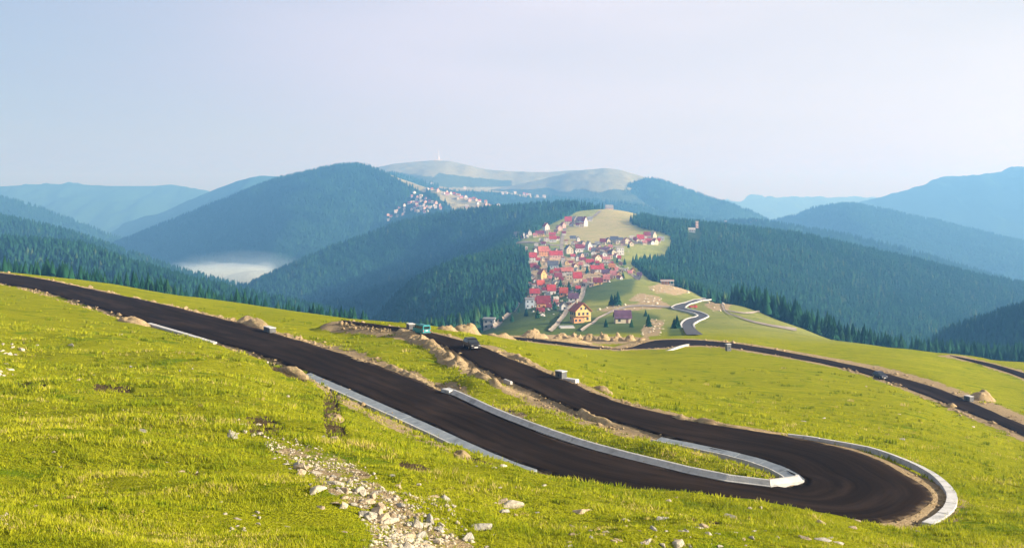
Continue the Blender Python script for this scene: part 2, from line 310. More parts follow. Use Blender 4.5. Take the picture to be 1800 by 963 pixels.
# ------------------------------------------------------------------ the ground: height along columns of sight (pixel column: distance, pixel row)
GC = {
 -600: [(5,1900),(12,1330),(20,1090),(35,930),(60,740),(100,600),(160,520),(300,445),(450,425),(700,425),(900,440),(1400,470),(3200,520)],
 -200: [(5,1900),(12,1310),(20,1095),(35,945),(60,770),(100,625),(160,535),(300,474),(400,462),(500,470),(700,490),(900,520),(1400,560),(3200,600)],
 0: [(5,1900),(12,1300),(20,1107),(35,963),(60,800),(100,660),(160,560),(258,502),(280,489),(300,480),(340,478),(420,482),(600,503),(900,535),(1400,600),(3200,650)],
 200: [(5,1900),(12,1300),(20,1115),(35,965),(60,800),(100,675),(150,590),(195,553),(222,531),(250,511),(300,501),(330,500),(400,506),(600,530),(900,565),(1400,620),(3200,660)],
 400: [(5,1900),(12,1310),(20,1130),(36,963),(60,800),(90,700),(120,640),(155,607),(200,557),(240,541),(290,532),(310,532),(380,539),(600,566),(900,600),(1400,640),(3200,670)],
 600: [(5,1900),(12,1320),(20,1145),(38,963),(60,820),(80,755),(100,715),(110,699),(122,691),(150,621),(165,605),(195,580),(230,562),(260,557),(330,563),(500,582),(600,594),(900,630),(1400,660),(3200,690)],
 700: [(5,1900),(12,1325),(20,1150),(40,963),(60,838),(80,778),(96,750),(108,737),(130,668),(150,624),(170,594),(205,567),(230,567),(260,573),(400,590),(600,605),(900,640),(1050,592),(1250,508),(1500,520),(2000,540),(3200,540)],
 800: [(5,1900),(12,1330),(20,1155),(42,963),(60,860),(75,818),(90,796),(97,784),(124,685),(150,624),(180,583),(210,578),(240,580),(300,588),(450,600),(700,600),(900,588),(1100,532),(1300,455),(1500,475),(2000,500),(3200,520)],
 900: [(5,1900),(12,1335),(20,1160),(45,963),(60,886),(75,833),(83,817),(90,817),(110,729),(140,644),(155,620),(190,604),(240,599),(300,595),(345,592),(420,583),(550,574),(700,561),(900,545),(1100,508),(1350,447),(1600,427),(1900,402),(2300,386),(3200,390)],
 1000: [(5,1900),(12,1335),(20,1165),(46,963),(60,896),(72,853),(80,841),(88,828),(110,729),(140,655),(180,635),(230,618),(285,607),(330,598),(380,594),(420,590),(500,579),(600,560),(750,535),(900,512),(1100,480),(1300,455),(1500,432),(1700,412),(1900,390),(2200,369),(2500,372),(3200,390)],
 1100: [(5,1900),(12,1335),(20,1165),(48,963),(60,906),(70,872),(77,858),(82,858),(100,770),(115,712),(125,700),(160,672),(200,649),(250,629),(283,619),(330,598),(380,594),(420,590),(500,575),(600,553),(700,532),(800,512),(880,494),(1000,486),(1100,478),(1300,455),(1500,432),(1700,408),(1900,385),(2200,364),(2500,366),(3200,390)],
 1200: [(5,1900),(12,1335),(20,1165),(50,963),(60,916),(68,882),(74,862),(79,866),(95,790),(108,737),(118,722),(150,695),(200,661),(250,629),(285,610),(330,595),(360,591),(400,587),(480,577),(600,553),(700,535),(800,515),(890,500),(1000,508),(1200,500),(1500,440),(1750,393),(2000,397),(2500,430),(3200,440)],
 1300: [(5,1900),(12,1335),(20,1165),(54,963),(64,908),(71,875),(76,882),(90,810),(104,753),(112,745),(150,708),(200,666),(250,633),(280,617),(330,597),(370,592),(420,586),(500,568),(600,545),(670,531),(720,534),(800,545),(1000,560),(1300,520),(1500,470),(1800,402),(2100,410),(3200,440)],
 1400: [(5,1900),(12,1335),(20,1165),(57,963),(65,910),(72,882),(75,890),(88,830),(100,769),(108,760),(150,718),(200,672),(245,642),(285,626),(320,609),(380,600),(450,588),(550,573),(600,571),(700,580),(800,590),(1100,590),(1400,520),(1850,412),(2200,425),(3200,445)],
 1500: [(5,1900),(12,1335),(20,1165),(60,963),(66,928),(71,906),(74,913),(85,845),(95,790),(102,782),(150,728),(200,682),(245,651),(300,621),(340,608),(420,603),(500,608),(700,630),(1000,640),(1300,590),(1500,540),(1900,432),(2200,445),(3200,460)],
 1600: [(5,1900),(12,1335),(20,1165),(62,963),(67,935),(72,922),(78,895),(82,870),(100,815),(150,738),(200,692),(230,671),(270,641),(320,620),(350,616),(420,618),(700,640),(1000,645),(1300,610),(1600,540),(1950,455),(2300,470),(3200,480)],
 1700: [(5,1900),(12,1335),(20,1165),(63,963),(70,925),(80,886),(100,830),(150,765),(195,737),(215,715),(245,675),(300,646),(338,631),(360,629),(450,632),(700,648),(1000,650),(1300,615),(1650,560),(2000,480),(2300,490),(3200,500)],
 1800: [(5,1900),(12,1335),(20,1165),(64,963),(80,900),(100,848),(150,797),(185,772),(205,732),(260,685),(302,664),(311,655),(335,642),(360,638),(450,640),(700,650),(1000,640),(1300,620),(1700,570),(2050,500),(2300,510),(3200,520)],
 2200: [(5,1900),(12,1335),(20,1165),(64,990),(100,875),(150,825),(200,780),(300,690),(360,670),(450,665),(700,670),(1000,660),(1300,640),(1700,600),(2300,540),(3200,540)],
}
PXS = np.arange(-700, 2501, 10.0); LD0, LD1, DL = math.log(5.0), math.log(3200.0), 0.008
LDS = np.arange(LD0, LD1 + DL, DL)
_cols = sorted(GC); _tab = np.stack([np.interp(LDS, [math.log(d) for d, _ in GC[c]], [p for _, p in GC[c]]) for c in _cols])
TAB = np.stack([np.interp(PXS, _cols, _tab[:, j]) for j in range(len(LDS))], 1)
def gsm(a, s, axis):
    r = int(3 * s) + 1; kk = np.exp(-0.5 * (np.arange(-r, r + 1) / s) ** 2); kk /= kk.sum()
    pad = [(0, 0), (0, 0)]; pad[axis] = (r, r); ap = np.pad(a, pad, mode='edge')
    return np.apply_along_axis(lambda v: np.convolve(v, kk, 'valid'), axis, ap)
TAB = gsm(gsm(TAB, 3.2, 0), 3.0, 1)

def tab(px, ld):
    u = np.clip((px - PXS[0]) / 10.0, 0, len(PXS) - 1.001); v = np.clip((ld - LD0) / DL, 0, len(LDS) - 1.001)
    i = u.astype(int); j = v.astype(int); a = u - i; b = v - j
    return (TAB[i, j] * (1 - a) + TAB[i + 1, j] * a) * (1 - b) + (TAB[i, j + 1] * (1 - a) + TAB[i + 1, j + 1] * a) * b

def g0(x, y):
    """smooth ground plus hummocks, before roads are cut into it"""
    y = np.maximum(np.asarray(y, float), 5.0); x = np.asarray(x, float)
    z = -(tab(CX + F * x / y, np.log(y)) - HY) * y / F
    w3 = np.clip(y / 60, 0, 1)
    z = z + 0.85 * fbm(x / 13, y / 7, 43, 2) * smooth(16, 30, y) * (1 - smooth(62, 74, y) * smooth(-2, 6, x)) * (1 - smooth(120, 190, y)) + 0.30 * fbm(x / 6.5, y / 3.6, 3, 3) * np.clip(1.3 - y / 200, 0.2, 1) + 0.10 * vnoise(x / 1.3, y / 1.3, 9) * np.clip(1.2 - y / 80, 0, 1)
    z = z + 0.55 * w3 * fbm(x / 34, y / 34, 21, 2) * np.clip((y - 110) / 100, 0, 1) + 1.6 * fbm(x / 90, y / 90, 31, 2) * np.clip((y - 500) / 400, 0, 1)
    return z

def P(px, py, D): return np.array([(px - CX) / F * D, D, -(py - HY) / F * D])
def on_level(px, py, z):
    D = F * -z / (py - HY); return np.array([(px - CX) / F * D, D, z])

def resample(pts, step):
    pts = np.asarray(pts, float); d = np.r_[0, np.cumsum(np.linalg.norm(np.diff(pts, axis=0), axis=1))]
    n = max(2, int(d[-1] / step) + 1); t = np.linspace(0, d[-1], n)
    return np.stack([np.interp(t, d, pts[:, i]) for i in range(pts.shape[1])], 1)

def chaikin(pts, k=2):
    pts = np.asarray(pts, float)
    for _ in range(k):
        q = np.empty((2 * len(pts), pts.shape[1])); q[0] = pts[0]; q[-1] = pts[-1]
        q[1:-1:2] = 0.75 * pts[:-1] + 0.25 * pts[1:]; q[2::2] = 0.25 * pts[:-1] + 0.75 * pts[1:]
        pts = q
    return pts

def edges_to_world(a, b, z, step):
    """two traced edges of a road on a level: matched cross-sections (N,3),(N,3)"""
    A = resample(chaikin([on_level(*p, z) for p in a]), step); B = resample(chaikin([on_level(*p, z) for p in b]), step * 0.25)
    j = 0; out = []
    for p in A:
        d = np.linalg.norm(B - p, axis=1); w = d[j:]; j = j + int(np.argmin(w[: max(1, int(26 / 0.25 / step) + 1)])); out.append(B[j])
    return A, gsm(np.array(out), 3, 0)

RA_OUT = [(-260,466),(-120,481),(0,497),(60,507),(125,525.5),(200,550),(265,567),(325,584),(382,601),(455,620.5),(546,656),(640,696),(738,739),(800,767),(850,790),(900,811),(950,827),(1000,842),(1100,862),(1200,880),(1300,896),(1400,910),(1470,917),(1530,919),(1580,912),(1612,899),(1632,882),(1638,868),(1630,855),(1617,846),(1578,824),(1532,802),(1471,783),(1410,770),(1333,758),(1242,743),(1175,727),(1100,711),(1050,694),(987,664),(933,644),(889,626),(847,608),(811,598),(778,588.5),(720,576),(667,570.5),(600,562)]
RA_IN = [(-260,455),(-120,467),(0,479.5),(75,489),(150,506),(225,521),(300,537),(375,556),(450,575),(491,588),(560,608),(615,625),(674,644),(720,662),(770,684),(800,696),(875,732),(1000,779),(1100,806),(1175,824),(1242,841),(1333,855),(1379,857),(1403,854.5),(1417,849),(1418,843),(1394,828),(1364,815),(1318,801),(1242,784),(1159,768),(1125,752),(1050,735),(1000,715),(950,692),(895,671),(844,645),(811,622),(789,609),(738,590),(707,583),(660,572.5),(590,564)]
ZA = -22.5
A_out, A_in = edges_to_world(RA_OUT, RA_IN, ZA, 1.6)
RB_UP = [(840,589),(905,592),(950,596),(1000,602),(1050,609.5),(1080,613),(1110,611),(1133,602),(1156,597),(1200,596.3),(1267,600),(1333,609),(1400,621.5),(1475,636),(1551,653),(1626,675),(1687,696),(1739,721),(1800,745),(1920,800)]
RB_LO = [(840,592.5),(905,596),(950,601),(1000,607),(1050,613.5),(1090,618.5),(1120,622),(1145,622),(1170,617),(1189,608.5),(1222,605.5),(1280,608),(1342,620),(1400,629),(1475,643),(1532,658),(1611,687),(1683,717),(1739,739),(1800,762),(1920,824)]
ZB = -42.0
B_up, B_lo = edges_to_world(RB_UP, RB_LO, ZB, 2.5)
RD_UP = [(1670,624),(1690,628),(1740,638),(1800,654),(1900,690)]
RD_LO = [(1675,626.5),(1700,633),(1745,644),(1800,663.5),(1900,703)]
ZD = -51.5
D_up, D_lo = edges_to_world(RD_UP, RD_LO, ZD, 3)
ROADS = []          # centre samples (x, y), half width, level
for a, b, z in ((A_out, A_in, ZA), (B_up, B_lo, ZB), (D_up, D_lo, ZD)):
    pa = CX + F * a[:, 0] / a[:, 1]; ya = HY - F * a[:, 2] / a[:, 1]
    if z == ZA:
        i_ = np.arange(len(a)); apex = int(np.argmax(pa)); far_leg = i_ > apex
        va = np.where(far_leg, 2.6, np.where(pa < 190, 0.4, np.where(pa < 560, 0.9, 0.6))); vb = np.where(far_leg, 3.0, np.where(pa < 760, 2.4, 0.6))
        va = np.where(np.abs(i_ - apex) < 14, 2.4, va)
    elif z == ZB: va = np.full(len(a), 4.5); vb = np.full(len(a), 1.8)
    else: va = np.full(len(a), 2.0); vb = np.full(len(a), 1.5)
    ROADS.append(((a + b)[:, :2] / 2, np.linalg.norm(a - b, axis=1) / 2, z, a, b, va, vb))

def road_edge(x, y):
    """signed distance outside the nearest road edge, that road's level, and how wide the bare verge is there"""
    x = np.asarray(x, np.float32).ravel(); y = np.asarray(y, np.float32).ravel(); best = np.full(len(x), 99.0, np.float32); lev = np.zeros(len(x), np.float32); vw = np.zeros(len(x), np.float32)
    for cen, hw, z, a, b, va, vb in ROADS:
        lo = np.minimum(a, b).min(0) - 14; hi = np.maximum(a, b).max(0) + 14
        idx = np.nonzero((x > lo[0]) & (x < hi[0]) & (y > lo[1]) & (y < hi[1]))[0]
        cf = cen.astype(np.float32); hf = hw.astype(np.float32); n_ = (a - b)[:, :2]
        for s in range(0, len(idx), 20000):
            ii = idx[s:s + 20000]; d = np.sqrt((x[ii, None] - cf[None, :, 0]) ** 2 + (y[ii, None] - cf[None, :, 1]) ** 2) - hf[None, :]
            j = d.argmin(1); m = d[np.arange(len(ii)), j]; up = m < best[ii]
            on_a = ((x[ii] - cf[j, 0]) * n_[j, 0] + (y[ii] - cf[j, 1]) * n_[j, 1]) > 0
            best[ii[up]] = m[up]; lev[ii[up]] = z; vw[ii[up]] = np.where(on_a, va[j], vb[j])[up]
    road_edge.verge = vw
    return best, lev

def gz(x, y, want_edge=False):
    shp = np.shape(x); x = np.asarray(x, float).ravel(); y = np.asarray(y, float).ravel()
    z = g0(x, y); e, lev = road_edge(x, y)
    w = np.where(lev < -30, 1 - smooth(1.5, 12.0, e), 1 - smooth(0.7, 4.2, e)); bed = lev - 0.12 - 0.22 * smooth(0.0, 0.8, e) * (lev > -30)
    z = z * (1 - w) + bed * w
    z = z.reshape(shp)
    return (z, e.reshape(shp)) if want_edge else z

_MD = np.exp(np.linspace(math.log(9.0), math.log(3100.0), 2600))
def hit(px, py, dmin=9.0, dmax=3100.0):
    """where the line of sight through a pixel meets the ground"""
    D = _MD[(_MD >= dmin) & (_MD <= dmax)]
    row = HY - F * g0((px - CX) / F * D, D) / D
    i = np.nonzero(row <= py)[0]
    if len(i) == 0: i = [int(np.argmin(row))]
    i = int(i[0]); d = D[i]
    if i > 0 and row[i - 1] > py: d = D[i - 1] + (D[i] - D[i - 1]) * (row[i - 1] - py) / (row[i - 1] - row[i] + 1e-9)
    x = (px - CX) / F * d; return np.array([x, d, float(gz(np.array([x]), np.array([d]))[0])])

def inpoly(px, py, poly):
    c = np.zeros(np.shape(px), bool); n = len(poly)
    for i in range(n):
        x0, y0 = poly[i]; x1, y1 = poly[(i + 1) % n]
        if y0 == y1: continue
        c ^= ((y0 > py) != (y1 > py)) & (px < (x1 - x0) * (py - y0) / (y1 - y0) + x0)
    return c

# rows of the ground sheet: closer together where the roads lie
rows = np.exp(np.r_[np.arange(math.log(6), math.log(34), 0.03), np.arange(math.log(34), math.log(66), 0.012), np.arange(math.log(66), math.log(112), 0.0062),
                    np.arange(math.log(112), math.log(350), 0.0088), np.arange(math.log(350), math.log(3190), 0.0125)])
cols = np.r_[np.arange(-5450, -650, 160.0), np.arange(-650, -60, 20.0), np.arange(-60, 1860, 2.9), np.arange(1860, 2460, 20.0), np.arange(2460, 7300, 160.0)]
GX = (cols[None, :] - CX) / F * rows[:, None]; GY = np.repeat(rows[:, None], len(cols), 1)
GZ, GE = gz(GX, GY, True); GV = road_edge.verge.reshape(GX.shape)
gpx = np.repeat(cols[None, :], len(rows), 0); gpy = HY - F * GZ / GY

# land cover
DRY = [(985,428),(1000,398),(1040,383),(1062,360),(1090,360),(1133,367),(1108,388),(1112,398),(1128,412),(1060,428),(1010,430)]
LUSH = [[(800,600),(885,560),(930,520),(975,560),(1010,545),(1050,560),(1110,545),(1160,555),(1150,585),(1090,585),(1000,590)],
        [(1030,500),(1120,488),(1110,515),(1060,530),(1030,528)], [(890,425),(940,430),(1000,440),(1060,440),(1090,450),(1100,470),(1040,520),(1000,560),(920,560),(900,500)], [(1175,575),(1195,570),(1205,592),(1175,592)]]
SCRUB = [[(1040,548),(1075,536),(1120,532),(1170,530),(1185,541),(1140,545),(1080,548)], [(1100,530),(1120,515),(1160,520),(1165,532)], [(1135,505),(1160,497),(1205,500),(1225,512),(1190,520),(1150,515)],
         [(1235,535),(1260,525),(1280,520),(1290,530),(1280,545),(1255,548)], [(1125,580),(1145,560),(1170,562),(1160,590),(1130,592)], [(930,440),(1000,450),(1060,470),(1060,500),(1000,505),(935,500)], [(870,600),(860,590),(960,588),(1140,592),(1150,603),(1060,606),(960,600)]]
D_ = GY
near_w = [(480, 640), (700, 640)]
def right_limit(px):  # distance beyond which the right-hand forest stands
    return np.interp(px, [1085, 1150, 1200, 1250, 1300, 1350, 1400, 1450, 1500, 1800], [1150, 1020, 930, 840, 705, 650, 615, 600, 620, 640])
def village_right(D):  # column of the village's right edge by distance
    return np.interp(D, [880, 1020, 1150, 1260, 1330, 1400, 1560, 1640, 1720, 1800, 1900, 2000, 2200, 2400], [1190, 1155, 1128, 1108, 1135, 1168, 1180, 1178, 1135, 1112, 1106, 1120, 1138, 1140])
def village_left(D):
    return np.interp(D, [620, 680, 750, 850, 1000, 1100, 1350, 1500, 1650, 1900, 2050, 2200], [800, 845, 878, 900, 926, 932, 928, 905, 905, 965, 1000, 1020])
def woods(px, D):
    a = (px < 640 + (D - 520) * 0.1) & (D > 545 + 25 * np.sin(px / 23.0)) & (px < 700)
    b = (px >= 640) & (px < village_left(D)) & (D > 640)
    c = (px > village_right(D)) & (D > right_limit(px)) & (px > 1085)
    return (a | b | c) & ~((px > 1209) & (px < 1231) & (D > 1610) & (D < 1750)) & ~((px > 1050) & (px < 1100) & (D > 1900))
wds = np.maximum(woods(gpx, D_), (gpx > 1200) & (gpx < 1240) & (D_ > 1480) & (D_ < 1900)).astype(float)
far = smooth(330, 520, D_)
dry = np.where((D_ > 1300) & (D_ < 2600) & inpoly(gpx, gpy, DRY), 1.0, 0.0)
lush = np.zeros_like(dry); scr = np.zeros_like(dry)
for pl in LUSH: lush = np.maximum(lush, np.where((D_ > 360) & inpoly(gpx, gpy, pl), 0.85, 0))
for pl in SCRUB: scr = np.maximum(scr, np.where((D_ > 315) & inpoly(gpx, gpy, pl), 0.72, 0))
def box3(a):
    b = np.pad(a, 1, mode='edge'); return (b[:-2, 1:-1] + b[2:, 1:-1] + b[1:-1, :-2] + b[1:-1, 2:] + 2 * a) / 6
for _ in range(4): dry = box3(dry); lush = box3(lush)
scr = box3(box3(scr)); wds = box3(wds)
dirt = np.where(GE < 60, 0.95 * (1 - smooth(0.3, 1.0, (GE + 0.8 * fbm(GX / 3.1, GY / 3.1, 55, 3)) / np.maximum(GV, 0.1) * 0.62)), 0.0)
dirt = np.maximum(dirt, scr)
SPILL = [(452,772),(520,778),(600,800),(660,835),(720,880),(800,920),(850,963),(860,1000),(640,1000),(655,940),(640,915),(575,870),(520,815)]
sp = np.where((D_ < 75) & inpoly(gpx, gpy, SPILL), 0.56, 0.0); sp = box3(box3(box3(sp)))
CUT = [[(540,655),(590,690),(640,712),(720,750),(800,790),(800,800),(700,762),(600,710),(535,665)], [(470,625),(545,650),(540,668),(480,640)], [(585,690),(600,720),(590,770),(570,760),(575,700)]]
for pl in CUT: sp = np.maximum(sp, box3(np.where((D_ < 170) & inpoly(gpx, gpy, pl), 0.62, 0.0)))
BARE = [[(560,690),(585,700),(600,770),(570,765),(565,720)]]
dirt = np.maximum(dirt, sp)
# broken turf with dark soil showing: shallow hollows
SCARS = [[(570,688),(590,692),(600,735),(612,768),(578,772),(566,735)], [(470,636),(500,640),(545,662),(535,668),(480,650)], [(795,793),(830,800),(868,812),(872,818),(830,812),(797,802)], [(1048,836),(1075,832),(1110,838),(1108,845),(1060,846)], [(590,668),(640,690),(650,705),(600,690)],
         [(428,730),(470,728),(500,748),(490,762),(440,760)], [(20,668),(80,672),(90,684),(30,684)], [(325,825),(352,830),(350,842),(322,838)], [(160,672),(230,676),(236,690),(165,684)], [(1215,905),(1270,912),(1262,920),(1215,914)], [(700,806),(760,818),(752,828),(700,818)]]
soil = np.zeros_like(dirt)
for pl in SCARS: soil = np.maximum(soil, np.where((D_ < 190) & inpoly(gpx, gpy, pl), 1.0, 0.0))
soil = box3(box3(soil)); GZ = GZ - 0.22 * soil * np.clip(D_ / 90, 0.4, 1.3)
me = npmesh('meadow_ground', np.stack([GX, GY, GZ], -1).reshape(-1, 3), grid_faces(len(rows), len(cols)), M_MEADOW,
            {'dirt': dirt, 'soil': soil, 'far': far, 'dry': dry, 'lush': lush, 'woods': wds}, True)
tag(link('ground', me), 'sloping green meadow and ridge carrying the roads and the village', 'ground', kind='structure')

# ------------------------------------------------------------------ asphalt roads
def road(name, a, b, z, mat, label, nx=10):
    n = len(a); t = np.linspace(0, 1, nx + 1)
    rag = (fbm(np.arange(n) / 2.3, np.zeros(n), 77, 3) * 0.22)[:, None]
    d = (b - a) / np.maximum(np.linalg.norm(b - a, axis=1), 1e-6)[:, None]
    a2 = a - d * rag; b2 = b + d * rag[::-1]
    top = a2[:, None, :] * (1 - t)[None, :, None] + b2[:, None, :] * t[None, :, None]
    top[:, :, 2] = z + 0.03 * np.sin(np.pi * t)[None, :] + 0.02 * vnoise(top[:, :, 0] / 6, top[:, :, 1] / 6, 4)
    lo0 = top[:, :1].copy(); lo1 = top[:, -1:].copy(); lo0[..., 2] -= 0.5; lo1[..., 2] -= 0.5
    g = np.concatenate([lo0, top, lo1], 1); nc = g.shape[1]
    ee = np.abs(2 * np.r_[0, t, 1] - 1)[None, :].repeat(n, 0)
    me = npmesh(name, g.reshape(-1, 3), grid_faces(n, nc), mat, {'edge': ee}, True)
    s = np.r_[0, np.cumsum(np.linalg.norm(np.diff((a + b) / 2, axis=0), axis=1))]; w = np.linalg.norm(b - a, axis=1)
    U = np.repeat(s[:, None], nc, 1); V = np.r_[0, t, 1][None, :] * w[:, None]
    uvl = me.uv_layers.new(name='UVMap'); li = np.empty(len(me.loops), np.int32); me.loops.foreach_get('vertex_index', li)
    uvl.data.foreach_set('uv', np.stack([U.ravel()[li], V.ravel()[li]], -1).astype(np.float32).ravel())
    return tag(link(name, me), label, 'road', kind='structure')
road('road', A_out, A_in, ZA, M_ASPHALT, 'dark new asphalt road sweeping round the hairpin bend', 12)
road('road', B_up, B_lo, ZB, M_ASPHALT, 'second dark road crossing the slope below the hairpin', 8)
road('road', D_up, D_lo, ZD, M_ASPHALT, 'short stretch of dark road at the far right edge of the meadow', 6)

def drape(name, pa, pb, lift, mat, label, dmin, step=3.0):
    A = np.array([hit(px, py, dmin) for px, py in pa]); B = np.array([hit(px, py, dmin) for px, py in pb])
    n = 60; ta = np.linspace(0, 1, n)
    def rs(Q):
        Q = chaikin(Q); d = np.r_[0, np.cumsum(np.linalg.norm(np.diff(Q, axis=0), axis=1))]; d /= d[-1]
        return np.stack([np.interp(ta, d, Q[:, i]) for i in range(3)], 1)
    A = rs(A); B = rs(B); t = np.linspace(0, 1, 5)
    g = A[:, None] * (1 - t)[None, :, None] + B[:, None] * t[None, :, None]
    g[..., 2] = gz(g[..., 0], g[..., 1]); g[..., 2] = np.maximum(g[..., 2], g[..., 2].mean(1, keepdims=True) - 0.1) + lift
    me = npmesh(name, g.reshape(-1, 3), grid_faces(n, 5), mat, None, True)
    return tag(link(name, me), label, 'road' if 'road' in name else 'track', kind='structure'), g
_, SG = drape('road', [(1207,591),(1197,570),(1205,564),(1227,557.5),(1230,554.5),(1215,549.5),(1185,544),(1178,540),(1200,534.5),(1240,526.5),(1258,519),(1266,512)],
      [(1236,591),(1216,574),(1219,567.5),(1240,560.5),(1246,556),(1235,551),(1212,545.5),(1199,541.5),(1210,537),(1250,530.5),(1274,521),(1283,515.5)], 0.4, M_ASPHALT2, 'grey asphalt road winding up from the village', 370)
def track(pts, w, dmin, label):
    pts = np.array(pts, float); d = np.gradient(pts, axis=0); n = np.stack([-d[:, 1], d[:, 0]], 1); n /= np.linalg.norm(n, axis=1)[:, None]
    n[:, 1] *= 0.45; return drape('dirt_track', (pts + n * w / 2).tolist(), (pts - n * w / 2).tolist(), 0.35, M_TRACK, label, dmin)
track([(967,583),(990,552),(1010,537),(1024,522),(1026,504),(1036,492)], 9, 360, 'wide grey dirt track climbing through the lower village')
track([(868,578),(890,557),(912,532)], 6, 500, 'narrow dirt track beside the forest left of the village')
track([(1022,582),(1045,564),(1075,546),(1120,537),(1178,540)], 6, 370, 'tan dirt track passing right of the yellow house')
track([(990,470),(987,440),(988,415),(995,401)], 6, 1150, 'pale village street climbing past the upper houses')
track([(1036,386),(1046,379),(1056,371)], 5, 1700, 'pale lane over the dry meadow to the hilltop building')
track([(938,520),(965,505),(985,490),(1000,480)], 5, 800, 'grey lane between the red roofed houses')
track([(1125,492),(1110,480),(1085,470),(1060,455)], 5, 950, 'pale lane along the right side of the village')
track([(905,428),(935,426),(960,430),(985,432)], 5, 1300, 'dirt lane below the upper left houses')
track([(1010,436),(1050,437),(1090,433),(1120,428)], 5, 1300, 'lane below the upper right row of houses')
track([(1285,521),(1262,540),(1300,560),(1340,571),(1400,582)], 3.5, 440, 'worn wheel track across the pale meadow right of the village')
track([(1270,545),(1330,556),(1390,566),(1420,580)], 2.5, 440, 'faint upper wheel track across the pale meadow')

# ------------------------------------------------------------------ hills beyond
HILLS = {}
def hill(name, crest, slope, front, back, seed, mat, label, turf=None, amp=18, dx=0.0, n=240, m=80, rnd=70):
    crest = np.array(crest, float); t = np.linspace(crest[0, 0], crest[-1, 0], n)
    py = gsm(np.interp(t, crest[:, 0], crest[:, 1])[:, None], max(1, n / 110), 0)[:, 0]; D = np.interp(t, crest[:, 0], crest[:, 2]); D = gsm(D[:, None], 6, 0)[:, 0]
    X = (t - CX) / F * D; Zc = -(py - HY) * D / F
    v = np.concatenate([-np.linspace(1, 0, m // 4, endpoint=False) ** 1.4 * back, np.linspace(0, 1, m) ** 1.35 * front])
    V = v[None, :]; x = X[:, None] + dx * V; y = D[:, None] - V
    rav = vnoise(x / 210 + 0.2 * vnoise(x / 90, V / 150, seed + 5), V / 900 + seed, seed) * 1.0 + 0.5 * vnoise(x / 85, V / 380, seed + 1)
    z = Zc[:, None] - slope * (np.sqrt(V ** 2 + rnd ** 2) - rnd) + amp * rav * np.clip(np.abs(V) / 220, 0, 1) + amp * 0.25 * fbm(x / 60, y / 60, seed + 2, 3) * np.clip(np.abs(V) / 90, 0.03, 1)
    z = np.maximum(z, -420 + 0 * z)
    pxx = CX + F * x / y; pyy = HY - F * z / y
    tf = np.zeros_like(z) if turf is None else turf(pxx, pyy, V + 0 * z)
    me = npmesh(name, np.stack([x, y, z], -1).reshape(-1, 3), grid_faces(n, len(v))[:, ::-1], mat, {'turf': tf}, True)
    o = tag(link(name, me), label, 'hill', kind='structure')
    HILLS[label] = dict(x=x, y=y, z=z, px=pxx, py=pyy, v=V + 0 * z, turf=tf); return HILLS[label]

h_left = hill('hill', [(-500,360,1700),(-200,405,1600),(0,428,1500),(80,434,1500),(150,442,1450),(210,468,1350),(300,497,1300),(400,520,1280),(500,543,1250),(600,566,1250),(700,600,1250)], 0.36, 700, 500, 11, M_HILL, 'near wooded slope on the left', rnd=40, amp=14)
h_left2 = hill('hill', [(-500,320,2800),(-200,355,2700),(0,385,2500),(60,399,2450),(110,411,2400),(180,434,2350),(240,455,2300),(300,476,2300),(380,497,2250),(460,517,2200),(540,540,2200),(640,580,2200)], 0.38, 900, 600, 23, M_HILL, 'second wooded slope on the left', rnd=60)
h_spur = hill('hill', [(300,575,2200),(400,525,2200),(480,486,2250),(560,450,2300),(620,427,2330),(700,397,2350),(780,379,2350),(860,371,2300),(940,365,2280),(1010,361,2260),(1060,370,2240)], 0.42, 1000, 700, 37, M_HILL, 'dark wooded spur falling left from the village ridge', rnd=60, amp=22)
def big_turf(px, py, v):
    w = np.interp(px, [640, 655, 690, 740, 790, 830, 860, 885, 900], [0, 10, 45, 90, 170, 210, 170, 60, 20])
    return ((v < w) & (v > -250) & (px > 650)).astype(float)
h_big = hill('hill', [(120,440,4300),(200,432,4200),(270,402,4200),(330,378,4150),(400,350,4100),(480,320,4000),(560,300,3950),(600,293,3900),(630,291,3900),(660,298,3850),(700,313,3750),(750,330,3650),(800,344,3500),(850,357,3400),(890,365,3300),(950,385,3200)], 0.40, 1500, 900, 41, M_HILL, 'broad wooded hill behind the valley mist', big_turf, amp=34, n=300, m=110)
h_left3 = hill('hill', [(-400,320,5300),(-150,335,5200),(0,348,5000),(60,365,4900),(120,388,4800),(180,412,4700),(240,430,4700),(320,455,4700)], 0.36, 1400, 900, 53, M_HILL, 'hazy wooded slope at the far left', rnd=120)
h_mid = hill('hill', [(180,420,7000),(260,385,6900),(320,358,6800),(380,332,6700),(420,318,6600),(460,309,6600),(520,312,6600),(580,325,6600),(640,345,6600)], 0.40, 2200, 1200, 61, M_HILL, 'hazy rounded hill left of the broad hill', rnd=200, amp=40)
h_range = hill('mountain', [(-600,320,10000),(-200,328,9800),(0,328,9500),(60,325,9500),(150,327,9500),(158,325,9500),(168,327,9500),(200,327,9500),(280,327,9500),(297,323,9500),(320,327,9500),(345,336,9500),(420,350,9500),(600,370,9500)], 0.30, 3500, 1500, 67, M_HILL, 'faint mountain range at the far left', rnd=150, amp=60)
TB1 = [(690,302),(760,312),(770,304),(830,312),(900,318),(900,328),(800,330),(700,330)]
def t_turf(px, py, v):
    edge = 318 + 6 * vnoise(px / 40, px * 0, 3)
    return np.where(inpoly(px, py, TB1) , 0.15, 1.0) * 1.0
h_tower = hill('mountain', [(560,345,6700),(620,312,6600),(660,296,6500),(690,289,6500),(720,286,6500),(760,282,6500),(790,283,6500),(820,290,6500),(860,299,6500),(900,302,6500),(960,303,6500),(1010,300,6500),(1060,300,6500),(1120,310,6500),(1200,335,6500)], 0.22, 2000, 1200, 71, M_GRASSHILL, 'grassy mountain with the mast on its summit', t_turf, rnd=400, amp=12)
